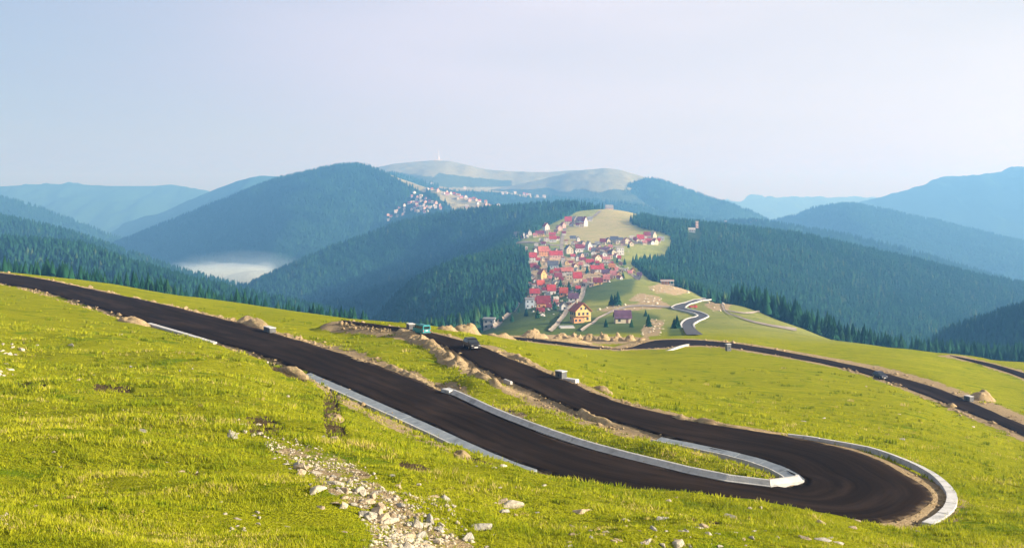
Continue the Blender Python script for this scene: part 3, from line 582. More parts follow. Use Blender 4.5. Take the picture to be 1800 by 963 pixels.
h_dome = hill('mountain', [(800,345,5600),(870,333,5600),(930,321,5600),(990,307,5600),(1030,299,5600),(1060,296,5600),(1085,298,5600),(1120,308,5600),(1160,325,5600),(1220,345,5600),(1300,372,5600)], 0.24, 1500, 900, 73, M_GRASSHILL, 'grassy dome right of the mast mountain', lambda px, py, v: np.where((py > 334 + 5 * vnoise(px / 30, px * 0, 8)), 0.1, 1.0), rnd=300, amp=10)
h_cone = hill('mountain', [(1030,352,5100),(1080,334,5100),(1110,322,5100),(1132,314,5100),(1148,313,5100),(1175,320,5100),(1215,335,5100),(1260,352,5100),(1310,372,5100),(1350,388,5100),(1420,410,5000)], 0.36, 1500, 900, 79, M_HILL, 'wooded shoulder right of the grassy dome', rnd=160, amp=30)
h_front = hill('hill', [(660,316,4900),(690,304,4900),(715,312,4850),(760,325,4800),(800,332,4750),(840,334,4700),(880,336,4700),(930,345,4600),(980,350,4500),(1040,354,4400),(1100,358,4300),(1200,378,4200),(1300,398,4200)], 0.30, 1300, 700, 83, M_HILL, 'wooded slope in front of the grassy mountains',
               lambda px, py, v: ((v < 60) & (v > -120) & (px > 770) & (px < 960)).astype(float), rnd=100)
h_far = hill('mountain', [(1180,372,14000),(1260,360,14000),(1330,350,14000),(1370,347,14000),(1420,350,14000),(1480,346,14000),(1540,350,14000),(1650,362,14000)], 0.2, 4000, 1500, 89, M_HILL, 'faintest range on the horizon right of centre', rnd=600, amp=60)
h_right = hill('mountain', [(1380,395,8200),(1440,378,8100),(1520,354,8000),(1600,333,7900),(1680,315,7800),(1740,305,7700),(1800,298,7600),(1900,288,7600),(2100,285,7600),(2400,310,7600)], 0.34, 3000, 1500, 97, M_HILL, 'big hazy mountain at the right edge', rnd=300, amp=45)
h_right2 = hill('hill', [(1290,402,5200),(1340,396,5200),(1390,384,5100),(1430,370,5000),(1465,363,5000),(1500,362,5000),(1550,369,4950),(1600,381,4900),(1700,403,4800),(1800,428,4700),(1950,465,4600),(2200,520,4600)], 0.36, 1700, 1000, 101, M_HILL, 'hazy wooded hill right of the village ridge', rnd=180, amp=32)
h_right3 = hill('hill', [(1240,402,3300),(1265,396,3300),(1300,392,3300),(1340,393,3300),(1380,401,3300),(1450,412,3250),(1520,424,3200),(1600,445,3150),(1700,475,3100),(1800,505,3050),(1950,550,3000),(2200,610,2950)], 0.34, 1300, 800, 103, M_HILL, 'wooded slope behind the right hand ridge', rnd=120, amp=26)
h_rlow = hill('hill', [(1640,640,1000),(1690,604,1000),(1740,586,990),(1800,568,980),(1900,535,970),(2100,490,950),(2400,440,950)], 0.42, 350, 500, 107, M_HILL, 'dark wooded slope rising at the lower right edge', rnd=40, amp=8, m=40)
# valley floor out to the horizon
s = 60; xs = np.sinh(np.linspace(-4.2, 4.2, s)); xs = xs / xs[-1] * 17000; ys = np.linspace(0, 1, s) ** 2 * 17600 + 1500 * 0 - 150
vx, vy = np.meshgrid(xs, ys); vz = -425 + 6 * fbm(vx / 900, vy / 900, 5, 3)
me = npmesh('valley_floor', np.stack([vx, vy, vz], -1).reshape(-1, 3), grid_faces(s, s), M_HILL, {'turf': np.zeros(s * s)}, True)
tag(link('valley_floor', me), 'wooded valley floor reaching to the horizon', 'ground', kind='structure')

# ------------------------------------------------------------------ forests
def cone_forest(name, pts, h, label, mat, sides=5, tiers=2, spread=0.21):
    n = len(pts); h = np.asarray(h); ang = np.linspace(0, 2 * np.pi, sides, endpoint=False); per = sides + 1
    V = np.empty((n, tiers * per, 3), np.float32); Fc = []
    ph = rng.uniform(0, 6.28, n)
    lean = rng.normal(0, 0.02, (n, 2)) * h[:, None]
    for t in range(tiers):
        z0 = [(-0.02,), (0.08, 0.45), (0.1, 0.36, 0.62)][tiers - 1][t]; z1 = [(1.0,), (0.66, 1.0), (0.52, 0.78, 1.0)][tiers - 1][t]; r = [(1.0,), (1.0, 0.62), (1.0, 0.72, 0.45)][tiers - 1][t] * spread
        rr = r * h[:, None] * rng.uniform(0.72, 1.25, (n, sides))
        V[:, t * per:t * per + sides, 0] = pts[:, :1] + rr * np.cos(ang[None] + ph[:, None] + t)
        V[:, t * per:t * per + sides, 1] = pts[:, 1:2] + rr * np.sin(ang[None] + ph[:, None] + t)
        V[:, t * per:t * per + sides, 2] = pts[:, 2:3] + z0 * h[:, None] * rng.uniform(0.7, 1.3, (n, sides))
        V[:, t * per + sides, 0] = pts[:, 0] + lean[:, 0] * z1; V[:, t * per + sides, 1] = pts[:, 1] + lean[:, 1] * z1; V[:, t * per + sides, 2] = pts[:, 2] + z1 * h
        for i in range(sides): Fc.append((t * per + i, t * per + (i + 1) % sides, t * per + sides))
    Fc = np.array(Fc); Fa = (Fc[None] + (np.arange(n) * tiers * per)[:, None, None]).reshape(-1, 3)
    clump = 0.5 + 0.5 * fbm(pts[:, 0] / 70, pts[:, 1] / 70, 19, 2)
    tint = np.clip(0.45 * rng.random(n) + 0.55 * clump, 0, 1); tint = np.where(rng.random(n) < 0.03 + 0.10 * (clump > 0.75), rng.uniform(0.9, 1.0, n), tint * 0.9)
    me = npmesh(name, V.reshape(-1, 3), Fa, mat, {'tint': np.repeat(tint, tiers * per)})
    return tag(link(name, me), label, 'forest', kind='stuff')

def scatter_hill(H, count, h0, h1, label, mat=M_FOREST, sides=4, tiers=1, vmax=1e9, pxr=(-80, 1880), clear=None, spread=0.24):
    n, m = H['x'].shape; ax = np.abs(np.gradient(H['x'], axis=0) * np.gradient(H['y'], axis=1)); ok = (H['turf'] < 0.5) & (H['v'] > -60) & (H['v'] < vmax) & (H['px'] > pxr[0]) & (H['px'] < pxr[1]) & (H['z'] > -415)
    w = (ax * ok)[:-1, :-1].ravel(); w /= w.sum(); id_ = rng.choice(len(w), count, p=w); i = id_ // (m - 1); j = id_ % (m - 1)
    a = rng.random(count); b = rng.random(count)
    q = [H[k][i, j] * (1 - a) * (1 - b) + H[k][i + 1, j] * a * (1 - b) + H[k][i, j + 1] * (1 - a) * b + H[k][i + 1, j + 1] * a * b for k in ('x', 'y', 'z')]
    pts = np.stack(q, 1)
    if clear is not None:
        px = CX + F * pts[:, 0] / pts[:, 1]; py = HY - F * pts[:, 2] / pts[:, 1]; pts = pts[~clear(px, py)]
    pts[:, 2] -= 0.5
    return cone_forest('forest', pts, rng.uniform(h0, h1, len(pts)), label, mat, sides, tiers, spread)
CLEAR_V = [(672,384),(700,370),(718,345),(728,335),(745,336),(760,352),(782,352),(782,372),(750,376),(725,380),(700,386),(680,392)]
scatter_hill(h_left, 11000, 10, 17, 'forest on the near left slope', sides=5, tiers=2)
scatter_hill(h_left2, 10000, 10, 18, 'forest on the second left slope', sides=4, tiers=2)
scatter_hill(h_spur, 17000, 10, 17, 'dark forest on the spur left of the village', sides=4, tiers=2)
scatter_hill(h_big, 30000, 11, 19, 'forest covering the broad hill', M_FOREST_FAR, 4, 1, clear=lambda px, py: inpoly(px, py, CLEAR_V))
scatter_hill(h_left3, 4000, 15, 24, 'hazy forest on the far left slope', M_FOREST_FAR)
scatter_hill(h_front, 5000, 13, 20, 'forest before the grassy mountains', M_FOREST_FAR)
scatter_hill(h_cone, 7000, 8, 14, 'forest on the shoulder right of the dome', M_FOREST_FAR)
scatter_hill(h_right2, 9000, 14, 22, 'hazy forest on the right hill', M_FOREST_FAR)
scatter_hill(h_right3, 9000, 14, 22, 'forest on the slope behind the right ridge', M_FOREST_FAR)
scatter_hill(h_rlow, 1800, 12, 19, 'dark forest at the lower right edge', sides=5, tiers=2)

# forest on the ground sheet; the ones that show largest become trees of their own
def sample_ground(count, pxr, dr):
    u = rng.random(count); D = np.sqrt(dr[0] ** 2 + u * (dr[1] ** 2 - dr[0] ** 2)); px = rng.uniform(*pxr, count); return px, D
px, D = sample_ground(118000, (-150, 1900), (540, 2350)); ok = woods(px, D)
dens = np.where(D > 1500, 0.75, 1.0); ok &= rng.random(len(px)) < dens
px = px[ok]; D = D[ok]; X = (px - CX) / F * D; Zt = gz(X, D) - 0.3
ht = (8.5 + 8.5 * rng.random(len(px)) ** 1.3) * np.where(D > 760, 0.74, 1.08) * np.where((px < 700) & (D < 700), 0.95, 1.0)
ht *= np.where(rng.random(len(px)) < 0.12, 0.6, 1.0)
top = HY - F * (Zt + ht) / D
# keep 150 of the nearest to the left meadow and 150 to the right as individuals
cand_l = np.nonzero((px > 150) & (px < 640) & (D < 800))[0]; cand_l = cand_l[np.argsort(D[cand_l])][:150]
cand_r = np.nonzero((px > 1330) & (px < 1815) & (D < 900))[0]; cand_r = cand_r[np.argsort(D[cand_r])][:150]
ind = np.zeros(len(px), bool); ind[cand_l] = True; ind[cand_r] = True
pts = np.stack([X, D, Zt], 1)
nearm = (~ind) & (D < 1200)
cone_forest('forest', pts[nearm], ht[nearm], 'spruce forest around the meadow and village', M_FOREST, 5, 2, 0.21)
cone_forest('forest', pts[(~ind) & ~nearm], ht[(~ind) & ~nearm], 'spruce forest on the upper flanks of the village ridge', M_FOREST, 4, 2, 0.22)

def spruce_crown(seed):
    r = random.Random(seed); v = []; f = []; tiers = 8; n = 9
    for t in range(tiers):
        z0 = 0.1 + 0.8 * (t / tiers); z1 = min(1.0, z0 + 0.26); rad = 0.20 * (1 - t / tiers) ** 0.85 + 0.015; b = len(v); ph = r.random() * 6
        for i in range(2 * n):
            a = math.pi * i / n + ph; q = rad * (1.0 if i % 2 == 0 else 0.62) * r.uniform(0.75, 1.2)
            v.append((q * math.cos(a), q * math.sin(a), z0 - (0.03 if i % 2 == 0 else -0.02) * r.uniform(0.5, 1.6)))
        v.append((r.uniform(-.006, .006), r.uniform(-.006, .006), z1))
        for i in range(2 * n): f.append((b + i, b + (i + 1) % (2 * n), b + 2 * n))
    return v, f
CROWNS = []
for s_ in range(6):
    v, f = spruce_crown(s_); me = pymesh('crown', v, f, M_FOREST); a = me.attributes.new('tint', 'FLOAT', 'POINT'); a.data.foreach_set('value', np.full(len(v), [0.15, 0.4, 0.55, 0.75, 0.3, 0.92][s_], np.float32)); CROWNS.append(me)
TRUNK = MB().cyl((0, 0, -0.03), (0, 0, 1), 0.018, 0.006, 0.6, 6).mesh('trunk', M_BARK)
for side, ids in (('left', cand_l), ('right', cand_r)):
    lab, grp = (('green spruce in the rows of trees behind the crest of the left meadow', 'spruces behind the left meadow') if side == 'left' else
                ('dark spruce in the rows of trees behind the crest of the right meadow', 'spruces behind the right meadow'))
    for i in ids:
        e = empty('spruce_tree', (X[i], D[i], Zt[i]), random.uniform(0, 6)); e.scale = (ht[i] * random.uniform(0.9, 1.15),) * 2 + (ht[i],)
        ci_ = random.randrange(6); link('crown', CROWNS[ci_], e); link('trunk', TRUNK, e)
        tag(e, f'{"tall" if ht[i] > 13 else "low"} {["blackish", "dark green", "green", "fresh green", "dark green", "yellowish"][ci_]} spruce ' + lab.split('spruce ')[1], 'tree', grp)

# ------------------------------------------------------------------ grass on the near slope
n = 260000; px = rng.uniform(-40, 1840, n); ld = rng.uniform(math.log(24), math.log(165), n)
dT = (tab(px, ld) - tab(px, ld + 0.01)) / 0.01
keep = rng.random(n) < np.clip(dT / 700, 0, 1) * np.clip(1.25 - np.exp(ld) / 170, 0.12, 1); px = px[keep]; D = np.exp(ld[keep]); X = (px - CX) / F * D
Zg, Ge = gz(X, D, True); pyg = HY - F * Zg / D
ok = (Ge > 1.6) & ~(inpoly(px, pyg, SPILL) & (rng.random(len(px)) < 0.75))
for pl in SCARS: ok &= ~(inpoly(px, pyg, pl) & (rng.random(len(px)) < 0.8))
px, D, X, Zg, Ge = px[ok], D[ok], X[ok], Zg[ok], Ge[ok]
patch = fbm(X / 2.6, D / 2.6, 61, 3); ok = patch > -0.55 + 0.8 * (rng.random(len(X)) - 0.5); px, D, X, Zg, patch = px[ok], D[ok], X[ok], Zg[ok], patch[ok]
nt_ = len(X); B = 5
hgt = (0.10 + 0.12 * np.clip(patch + 0.5, 0, 1.4)) * rng.uniform(0.7, 1.5, nt_) * np.clip(D / 55, 0.75, 1.5)
ang = rng.uniform(0, 2 * np.pi, (nt_, B)); off = rng.normal(0, 0.11, (nt_, B, 2)) * np.clip(D / 50, 0.8, 2)[:, None, None]
bx = X[:, None] + off[..., 0]; by = D[:, None] + off[..., 1]; w = 0.022 * np.clip(D / 45, 0.9, 2.4)[:, None]
hb = hgt[:, None] * rng.uniform(0.6, 1.15, (nt_, B)); lean = hb * rng.uniform(0.15, 0.8, (nt_, B)); la = rng.uniform(0, 6.28, (nt_, B))
V = np.empty((nt_, B, 3, 3), np.float32); z0 = Zg[:, None] - 0.03
V[:, :, 0] = np.stack([bx - w * np.cos(ang), by - w * np.sin(ang), z0 + 0 * bx], -1); V[:, :, 1] = np.stack([bx + w * np.cos(ang), by + w * np.sin(ang), z0 + 0 * bx], -1)
V[:, :, 2] = np.stack([bx + lean * np.cos(la), by + lean * np.sin(la), z0 + hb], -1)
tint = np.clip(0.47 + 0.5 * fbm(X / 5, D / 3.2, 91, 3) + rng.normal(0, 0.22, nt_), 0, 1)
me = npmesh('grass', V.reshape(-1, 3), np.arange(nt_ * B * 3).reshape(-1, 3), M_BLADE, {'tint': np.repeat(tint, B * 3)})
tag(link('grass', me), 'yellow green tufts of grass over the near slope', 'grass', kind='stuff')
print('tufts', nt_)
# tussocks: thicker clumps standing out of the turf
n = 90000; px = rng.uniform(-40, 1840, n); ld = rng.uniform(math.log(26), math.log(230), n); dT = (tab(px, ld) - tab(px, ld + 0.01)) / 0.01; D = np.exp(ld)
X = (px - CX) / F * D; pt = fbm(X / 4.5, D / 2.6, 333, 3); keep = (rng.random(n) < np.clip(dT / 620, 0, 1) * 0.5) & (pt > 0.12); px, D, X = px[keep], D[keep], X[keep]
Zg, Ge = gz(X, D, True); pyg = HY - F * Zg / D; ok = (Ge > 2.0) & ~inpoly(px, pyg, SPILL); X, D, Zg = X[ok], D[ok], Zg[ok]; nq = len(X); B = 13
rad = rng.uniform(0.12, 0.32, nq) * np.clip(D / 60, 0.8, 1.9); hq = rad * rng.uniform(0.7, 1.15, nq)
a = rng.uniform(0, 6.28, (nq, B)); r_ = np.sqrt(rng.random((nq, B))) * 0.75; bx = X[:, None] + rad[:, None] * r_ * np.cos(a) * 1.6; by = D[:, None] + rad[:, None] * r_ * np.sin(a) * 0.8; hb = hq[:, None] * (1.05 - 0.75 * r_ ** 2); wq = rad[:, None] * 0.20; fa = rng.uniform(0, 6.28, (nq, B))
V = np.empty((nq, B, 3, 3), np.float32); z0 = Zg[:, None] - 0.04
V[:, :, 0] = np.stack([bx - wq * np.cos(fa), by - wq * np.sin(fa), z0 + 0 * bx], -1); V[:, :, 1] = np.stack([bx + wq * np.cos(fa), by + wq * np.sin(fa), z0 + 0 * bx], -1)
V[:, :, 2] = np.stack([bx + 0.5 * rad[:, None] * r_ * np.cos(a), by + 0.5 * rad[:, None] * r_ * np.sin(a), z0 + hb], -1)
tint = np.clip(0.35 + 0.3 * fbm(X / 7, D / 7, 91, 3) + rng.normal(0, 0.25, nq), 0, 1)
me = npmesh('grass', V.reshape(-1, 3), np.arange(nq * B * 3).reshape(-1, 3), M_BLADE, {'tint': np.repeat(tint, B * 3)})
tag(link('grass', me), 'denser tussocks of grass dotted over the slopes', 'grass', kind='stuff'); print('tussocks', nq)

# ------------------------------------------------------------------ concrete gutters and kerbs: slabs laid end to end
def slab_run(name, label, path, out_side, section, seg, mat_slab, mat_kerb=None, kerb_section=None, gap=0.03, cat='gutter', part='slab', wfun=lambda t: 1.0):
    """path (N,3) along the road edge; section: list of (distance outward, height)"""
    Q = resample(path, 0.5); d = np.gradient(Q, axis=0); d[:, 2] = 0; d /= np.linalg.norm(d, axis=1)[:, None]
    nrm = np.stack([-d[:, 1], d[:, 0], 0 * d[:, 0]], 1) * out_side; nrm = gsm(nrm, 3, 0); nrm /= np.linalg.norm(nrm, axis=1)[:, None]
    root = empty(name, Q[len(Q) // 2]); o = Q[len(Q) // 2]; tag(root, label, cat)
    step = max(1, int(seg / 0.5)); k = 0
    for i in range(0, len(Q) - 1, step):
        j = min(i + step, len(Q) - 1); t = (Q[j] - Q[i]); L = np.linalg.norm(t); t = t / max(L, 1e-6)
        if L < 0.3: continue
        dz = random.uniform(-0.012, 0.012); tilt = random.uniform(-0.01, 0.01)
        for sec, mt, nm in ((section, mat_slab, part), (kerb_section, mat_kerb, 'kerb')):
            if sec is None: continue
            m = len(sec); wi, wj = wfun(i / len(Q)), wfun(j / len(Q)); a = [Q[i] - o + t * gap + nrm[i] * (s[0] * wi) + np.array([0, 0, s[1] + dz]) for s in sec]; b = [Q[j] - o - t * gap + nrm[j] * (s[0] * wj) + np.array([0, 0, s[1] + dz + tilt]) for s in sec]
            f = [tuple(range(m)), tuple(range(2 * m - 1, m - 1, -1))] + [(q, m + q, m + (q + 1) % m, (q + 1) % m) for q in range(m)]
            me = pymesh(nm, a + b, f, mt); bm = bmesh.new(); bm.from_mesh(me); bmesh.ops.recalc_face_normals(bm, faces=bm.faces); bm.to_mesh(me); bm.free()
            link(nm, me, root)
    return root
LV = lambda pts: chaikin([on_level(*p, ZA) for p in pts], 2)
GUT = [(0.02, -0.5), (0.02, 0.06), (1.55, -0.17), (1.55, -0.5)]
KRB = [(1.56, -0.5), (1.56, 0.10), (1.62, 0.14), (1.80, 0.14), (1.80, -0.5)]
slab_run('concrete_gutter', 'long grey gutter along the near side of the upper left road', LV([(546,656),(640,696),(738,739),(800,767),(850,790),(900,811),(945,826)]), -1, GUT, 2.0, M_CONC_SHADE, M_CONC, KRB)
slab_run('concrete_gutter', 'short pale gutter beside the small mound at far left', LV([(265,567.5),(325,584.5),(382,601.5)]), -1, [(0.02, -0.5), (0.02, 0.05), (0.7, 0.02), (0.7, -0.5)], 3.5, M_CONC_L, gap=0.015)
FK = [(0.02, -0.5), (0.02, 0.05), (0.18, 0.08), (0.50, 0.41), (0.70, 0.43), (0.70, -0.5)]
slab_run('concrete_kerb', 'long white concrete kerb on the far side of the near road', LV([(779,688),(800,696),(875,732),(1000,779),(1100,806),(1175,824),(1242,841),(1333,855),(1379,857),(1396,855),(1406,853),(1413,849.5),(1414.5,845)]), 1, FK, 3.5, M_CONC, cat='kerb', gap=0.012)
slab_run('concrete_gutter', 'shaded bluish grey gutter curling round the inside of the hairpin', LV([(1415,843),(1412,838.5),(1394,828),(1364,815),(1318,801),(1242,784),(1162,768.5)]), 1, [(0.02, -0.5), (0.02, 0.05), (1.35, -0.24), (1.35, -0.5)], 1.6, M_CONC_SHADE, M_CONC, [(1.36, -0.5), (1.36, 0.02), (1.40, 0.06), (1.52, 0.06), (1.52, -0.5)], gap=0.02)
ledge = chaikin([on_level(*p, ZA - 0.08) for p in [(1385,762),(1407,764),(1475,775),(1532,785),(1588,805),(1634,826),(1660,847),(1676,868),(1671,890),(1653,906),(1630,919)]], 2)
slab_run('concrete_ledge', 'pale concrete drain cover curving round the outside of the hairpin', ledge, 1, [(-0.42, -0.5), (-0.42, 0.0), (0.40, 0.0), (0.40, -0.5)], 1.8, M_CONC_L, cat='kerb', wfun=lambda t: 0.30 + 0.62 * float(smooth(0.3, 0.8, t)))
slab_run('concrete_kerb', 'white curved kerb at the junction in mid slope', chaikin([on_level(*p, ZB) for p in [(1118,623),(1145,623.5),(1170,618),(1189,609.5),(1205,606.5)]], 2), -1, [(0.02, -0.5), (0.02, 0.25), (1.2, 0.5), (1.2, -0.5)], 3.0, M_CONC, cat='kerb')
# white shoulders of the winding village road
for side, lab in ((0, 'pale kerb on the left side of the winding village road'), (-1, 'pale kerb on the right side of the winding village road')):
    Q = SG[:, side, :].copy(); Q[:, 2] += 0.05
    slab_run('concrete_kerb', lab, Q[6:], 1 if side == 0 else -1, [(0.05, -0.8), (0.05, 0.12), (0.8, 0.2), (0.8, -0.8)], 6.0, M_CONC_L, cat='kerb')

# ------------------------------------------------------------------ earth heaps
def heap(px, py, wpx, hpx, label, dmin=9, elong=0.75, rz=0.0, sharp=1.0, seed=0, name='earth_mound'):
    p = hit(px, py, dmin); a = wpx * p[1] / F / 2; h = hpx * p[1] / F; nr, na = 12, 26; v = [(0, 0, h * (1 + .1 * random.random()))]; f = []
    X, Y = [], []
    for i in range(1, nr + 1):
        for j in range(na):
            t = i / nr; th = 2 * math.pi * j / na; X.append(a * t * math.cos(th)); Y.append(a * elong * t * math.sin(th))
    X = np.array(X); Y = np.array(Y); c, s = math.cos(rz), math.sin(rz); X, Y = X * c - Y * s, X * s + Y * c
    t = np.repeat(np.arange(1, nr + 1) / nr, na); prof = (1 - t ** 2.3) ** (1.05 * sharp)
    z = h * prof * np.clip(0.85 + 0.42 * fbm((X + 31 * seed) / (0.42 * a), Y / (0.42 * a), 200 + seed, 3), 0.35, 1.15) + 0.10 * h * vnoise(X / (0.13 * a), Y / (0.13 * a), seed) * (1 - t)
    gg = gz(X + p[0], Y + p[1]) - p[2]; z[:na] = 0.5 * z[:na] + 0.5 * z[:na].mean(); v[0] = (0, 0, float(z[:na].mean()) * 1.01); z = np.where(t > 0.99, gg - 0.3, np.maximum(gg * np.clip(t * 1.2, 0, 1), -0.7 * h) + z * 0.9)
    v += list(zip(X, Y, z))
    for j in range(na): f.append((0, 1 + j, 1 + (j + 1) % na))
    for i in range(nr - 1):
        for j in range(na):
            b = 1 + i * na; f.append((b + j, b + na + j, b + na + (j + 1) % na, b + (j + 1) % na))
    return tag(link(name, pymesh(name, v, f, M_EARTH, True), None, tuple(p)), label, 'earth mound')
heap(237, 566, 76, 13, 'low tan earth mound on the near side of the road at far left', rz=-0.5, elong=0.6, seed=1)
heap(445, 572, 120, 17, 'long tan earth mound on the far side of the near road', rz=-0.9, elong=0.35, seed=2)
heap(938, 594, 56, 22, 'tallest pointed earth heap left of the row of heaps', 290, seed=3, sharp=1.3)
heap(822, 584, 52, 17, 'tan earth heap behind the dark car', 185, seed=4)
heap(787, 580, 40, 11, 'small earth heap just right of the teal van', 185, seed=17)
for i, (a, b, c_, d_) in enumerate([(985,597,34,15),(1012,597,30,15),(1036,598,26,13),(1060,598,28,15),(1084,599,28,15),(1107,599,24,12),(1128,600,20,9)]):
    heap(a, b, c_, d_, ['first','second','third','fourth','fifth','sixth','last'][i] + ' heap from the left in the row of earth heaps before the village', 290, seed=5 + i, sharp=1.25, rz=0.2)
heap(882, 594, 56, 9, 'low spread earth heap between the dark car and the tall heap', 240, seed=13, elong=0.5)
heap(1000, 606, 90, 7, 'flat brown spoil bank in front of the row of heaps', 270, seed=14, elong=0.3, rz=0.1)
heap(1725, 706, 52, 17, 'tan mound beside the lower road at the right edge', 150, seed=15)
heap(1672, 706, 22, 7, 'small tan mound on the near side of the lower road', 150, seed=16)
heap(1060, 690, 44, 17, 'eroded mound on the outer side of the upper road', 112, seed=18, rz=-0.7, elong=0.5)
def bank(path, height, width, label, seed):
    """a rough ridge of spoil along a line of ground points, steep broken side and crumbling top"""
    Q = resample(np.array([hit(px, py, 100) for px, py in path]), 0.45); n = len(Q); d = np.gradient(Q, axis=0); nr = np.stack([-d[:, 1], d[:, 0]], 1); nr /= np.linalg.norm(nr, axis=1)[:, None]; nr = gsm(nr, 4, 0)
    m = 15; w = np.linspace(-1, 1, m); i = np.arange(n)
    env = np.clip(np.minimum(i, n - 1 - i) / 9.0, 0, 1) * (0.55 + 0.75 * np.clip(0.5 + 0.7 * vnoise(i / 9.0, i * 0, seed), 0, 1))
    wob = 0.5 * vnoise(i / 6.0, i * 0, seed + 3)
    X = Q[:, None, 0] + nr[:, None, 0] * (w[None] * width + wob[:, None]); Y = Q[:, None, 1] + nr[:, None, 1] * (w[None] * width + wob[:, None])
    prof = np.clip(1 - np.abs(w) ** 1.8, 0, 1)[None] * env[:, None]
    lump = 1 + 0.5 * fbm(X / 0.9, Y / 0.9, seed + 7, 3)
    Z = gz(X, Y) - 0.12 + (height + 0.12) * prof * np.clip(lump, 0.3, 1.6) + 0.12 * vnoise(X / 0.35, Y / 0.35, seed) * prof
    o = Q[n // 2]; me = npmesh('earth_bank', np.stack([X - o[0], Y - o[1], Z - o[2]], -1).reshape(-1, 3), grid_faces(n, m), M_EARTH, None, False)
    return tag(link('earth_bank', me, None, tuple(o)), label, 'earth bank')
bank([(700,586),(722,593),(745,605),(768,620),(792,636),(818,650)], 0.75, 1.5, 'rough bank of spoil along the upper road beside the van and dark car', 410)
bank([(828,655),(848,664),(872,674),(900,686),(930,698),(962,708)], 0.55, 1.2, 'lower bank of spoil along the near side of the upper road', 420)
bank([(1000,718),(1030,729),(1065,741),(1110,752)], 0.3, 0.8, 'thin ridge of spoil along the grass strip before the hairpin', 430)
bank([(1160,729),(1200,736),(1260,747),(1330,759),(1395,768)], 0.3, 0.9, 'crumbling bank along the outer side of the upper road before the hairpin', 440)
bank([(600,617),(640,631),(690,646),(730,662),(762,677)], 0.28, 0.9, 'stony bank along the far side of the near road above the white kerb', 450)
bank([(870,617),(900,628),(935,643),(965,655)], 0.32, 1.1, 'pale stony bank on the outer side of the upper road below the dark car', 460)
heap(516, 652, 76, 9, 'tan cut bank at the upper end of the long grey gutter', 100, seed=19, elong=0.3, rz=-0.6)
heap(590, 735, 34, 10, 'bare earth scar in the grass below the long grey gutter', 60, seed=20, elong=0.8)
heap(812, 800, 34, 9, 'turf clump at the lower end of the long grey gutter', 60, seed=21)

# ------------------------------------------------------------------ rocks
def rock_mesh(seed, flat=0.6):
    r = random.Random(seed); bm = bmesh.new(); n = r.choice((11, 13, 15))
    for _ in range(n):
        v = Vector((r.gauss(0, 1), r.gauss(0, 1), r.gauss(0, 1))).normalized() * r.uniform(0.42, 0.58)
        bm.verts.new((v.x * 1.05, v.y * 0.8, v.z * flat))
    res = bmesh.ops.convex_hull(bm, input=bm.verts); bmesh.ops.delete(bm, geom=[g_ for g_ in res['geom_interior'] if isinstance(g_, bmesh.types.BMVert)], context='VERTS')
    bmesh.ops.bevel(bm, geom=list(bm.edges), offset=0.03, segments=1, affect='EDGES')
    me = bpy.data.meshes.new('stone'); bm.to_mesh(me); bm.free(); me.materials.append(M_ROCK[seed % 3]); return me
ROCKS = [rock_mesh(i, [0.62, 0.8, 0.45, 0.9][i % 4]) for i in range(15)]
RN = 0
def rock(px, py, wpx, label, group=None, dmin=9, tall=1.0, name='stone', kindmesh=None):
    global RN
    p = hit(px, py, dmin); w = wpx * p[1] / F * 1.25; me = random.choice(ROCKS) if kindmesh is None else ROCKS[kindmesh]
    o = link(name, me, None, (p[0], p[1], p[2] - 0.05 * w * tall), (random.uniform(-.25, .25), random.uniform(-.25, .25), random.uniform(0, 6.28)), (w * random.uniform(0.9, 1.25), w * random.uniform(0.7, 1.0), w * 0.85 * tall))
    RN += 1; return tag(o, label, 'rock', group)
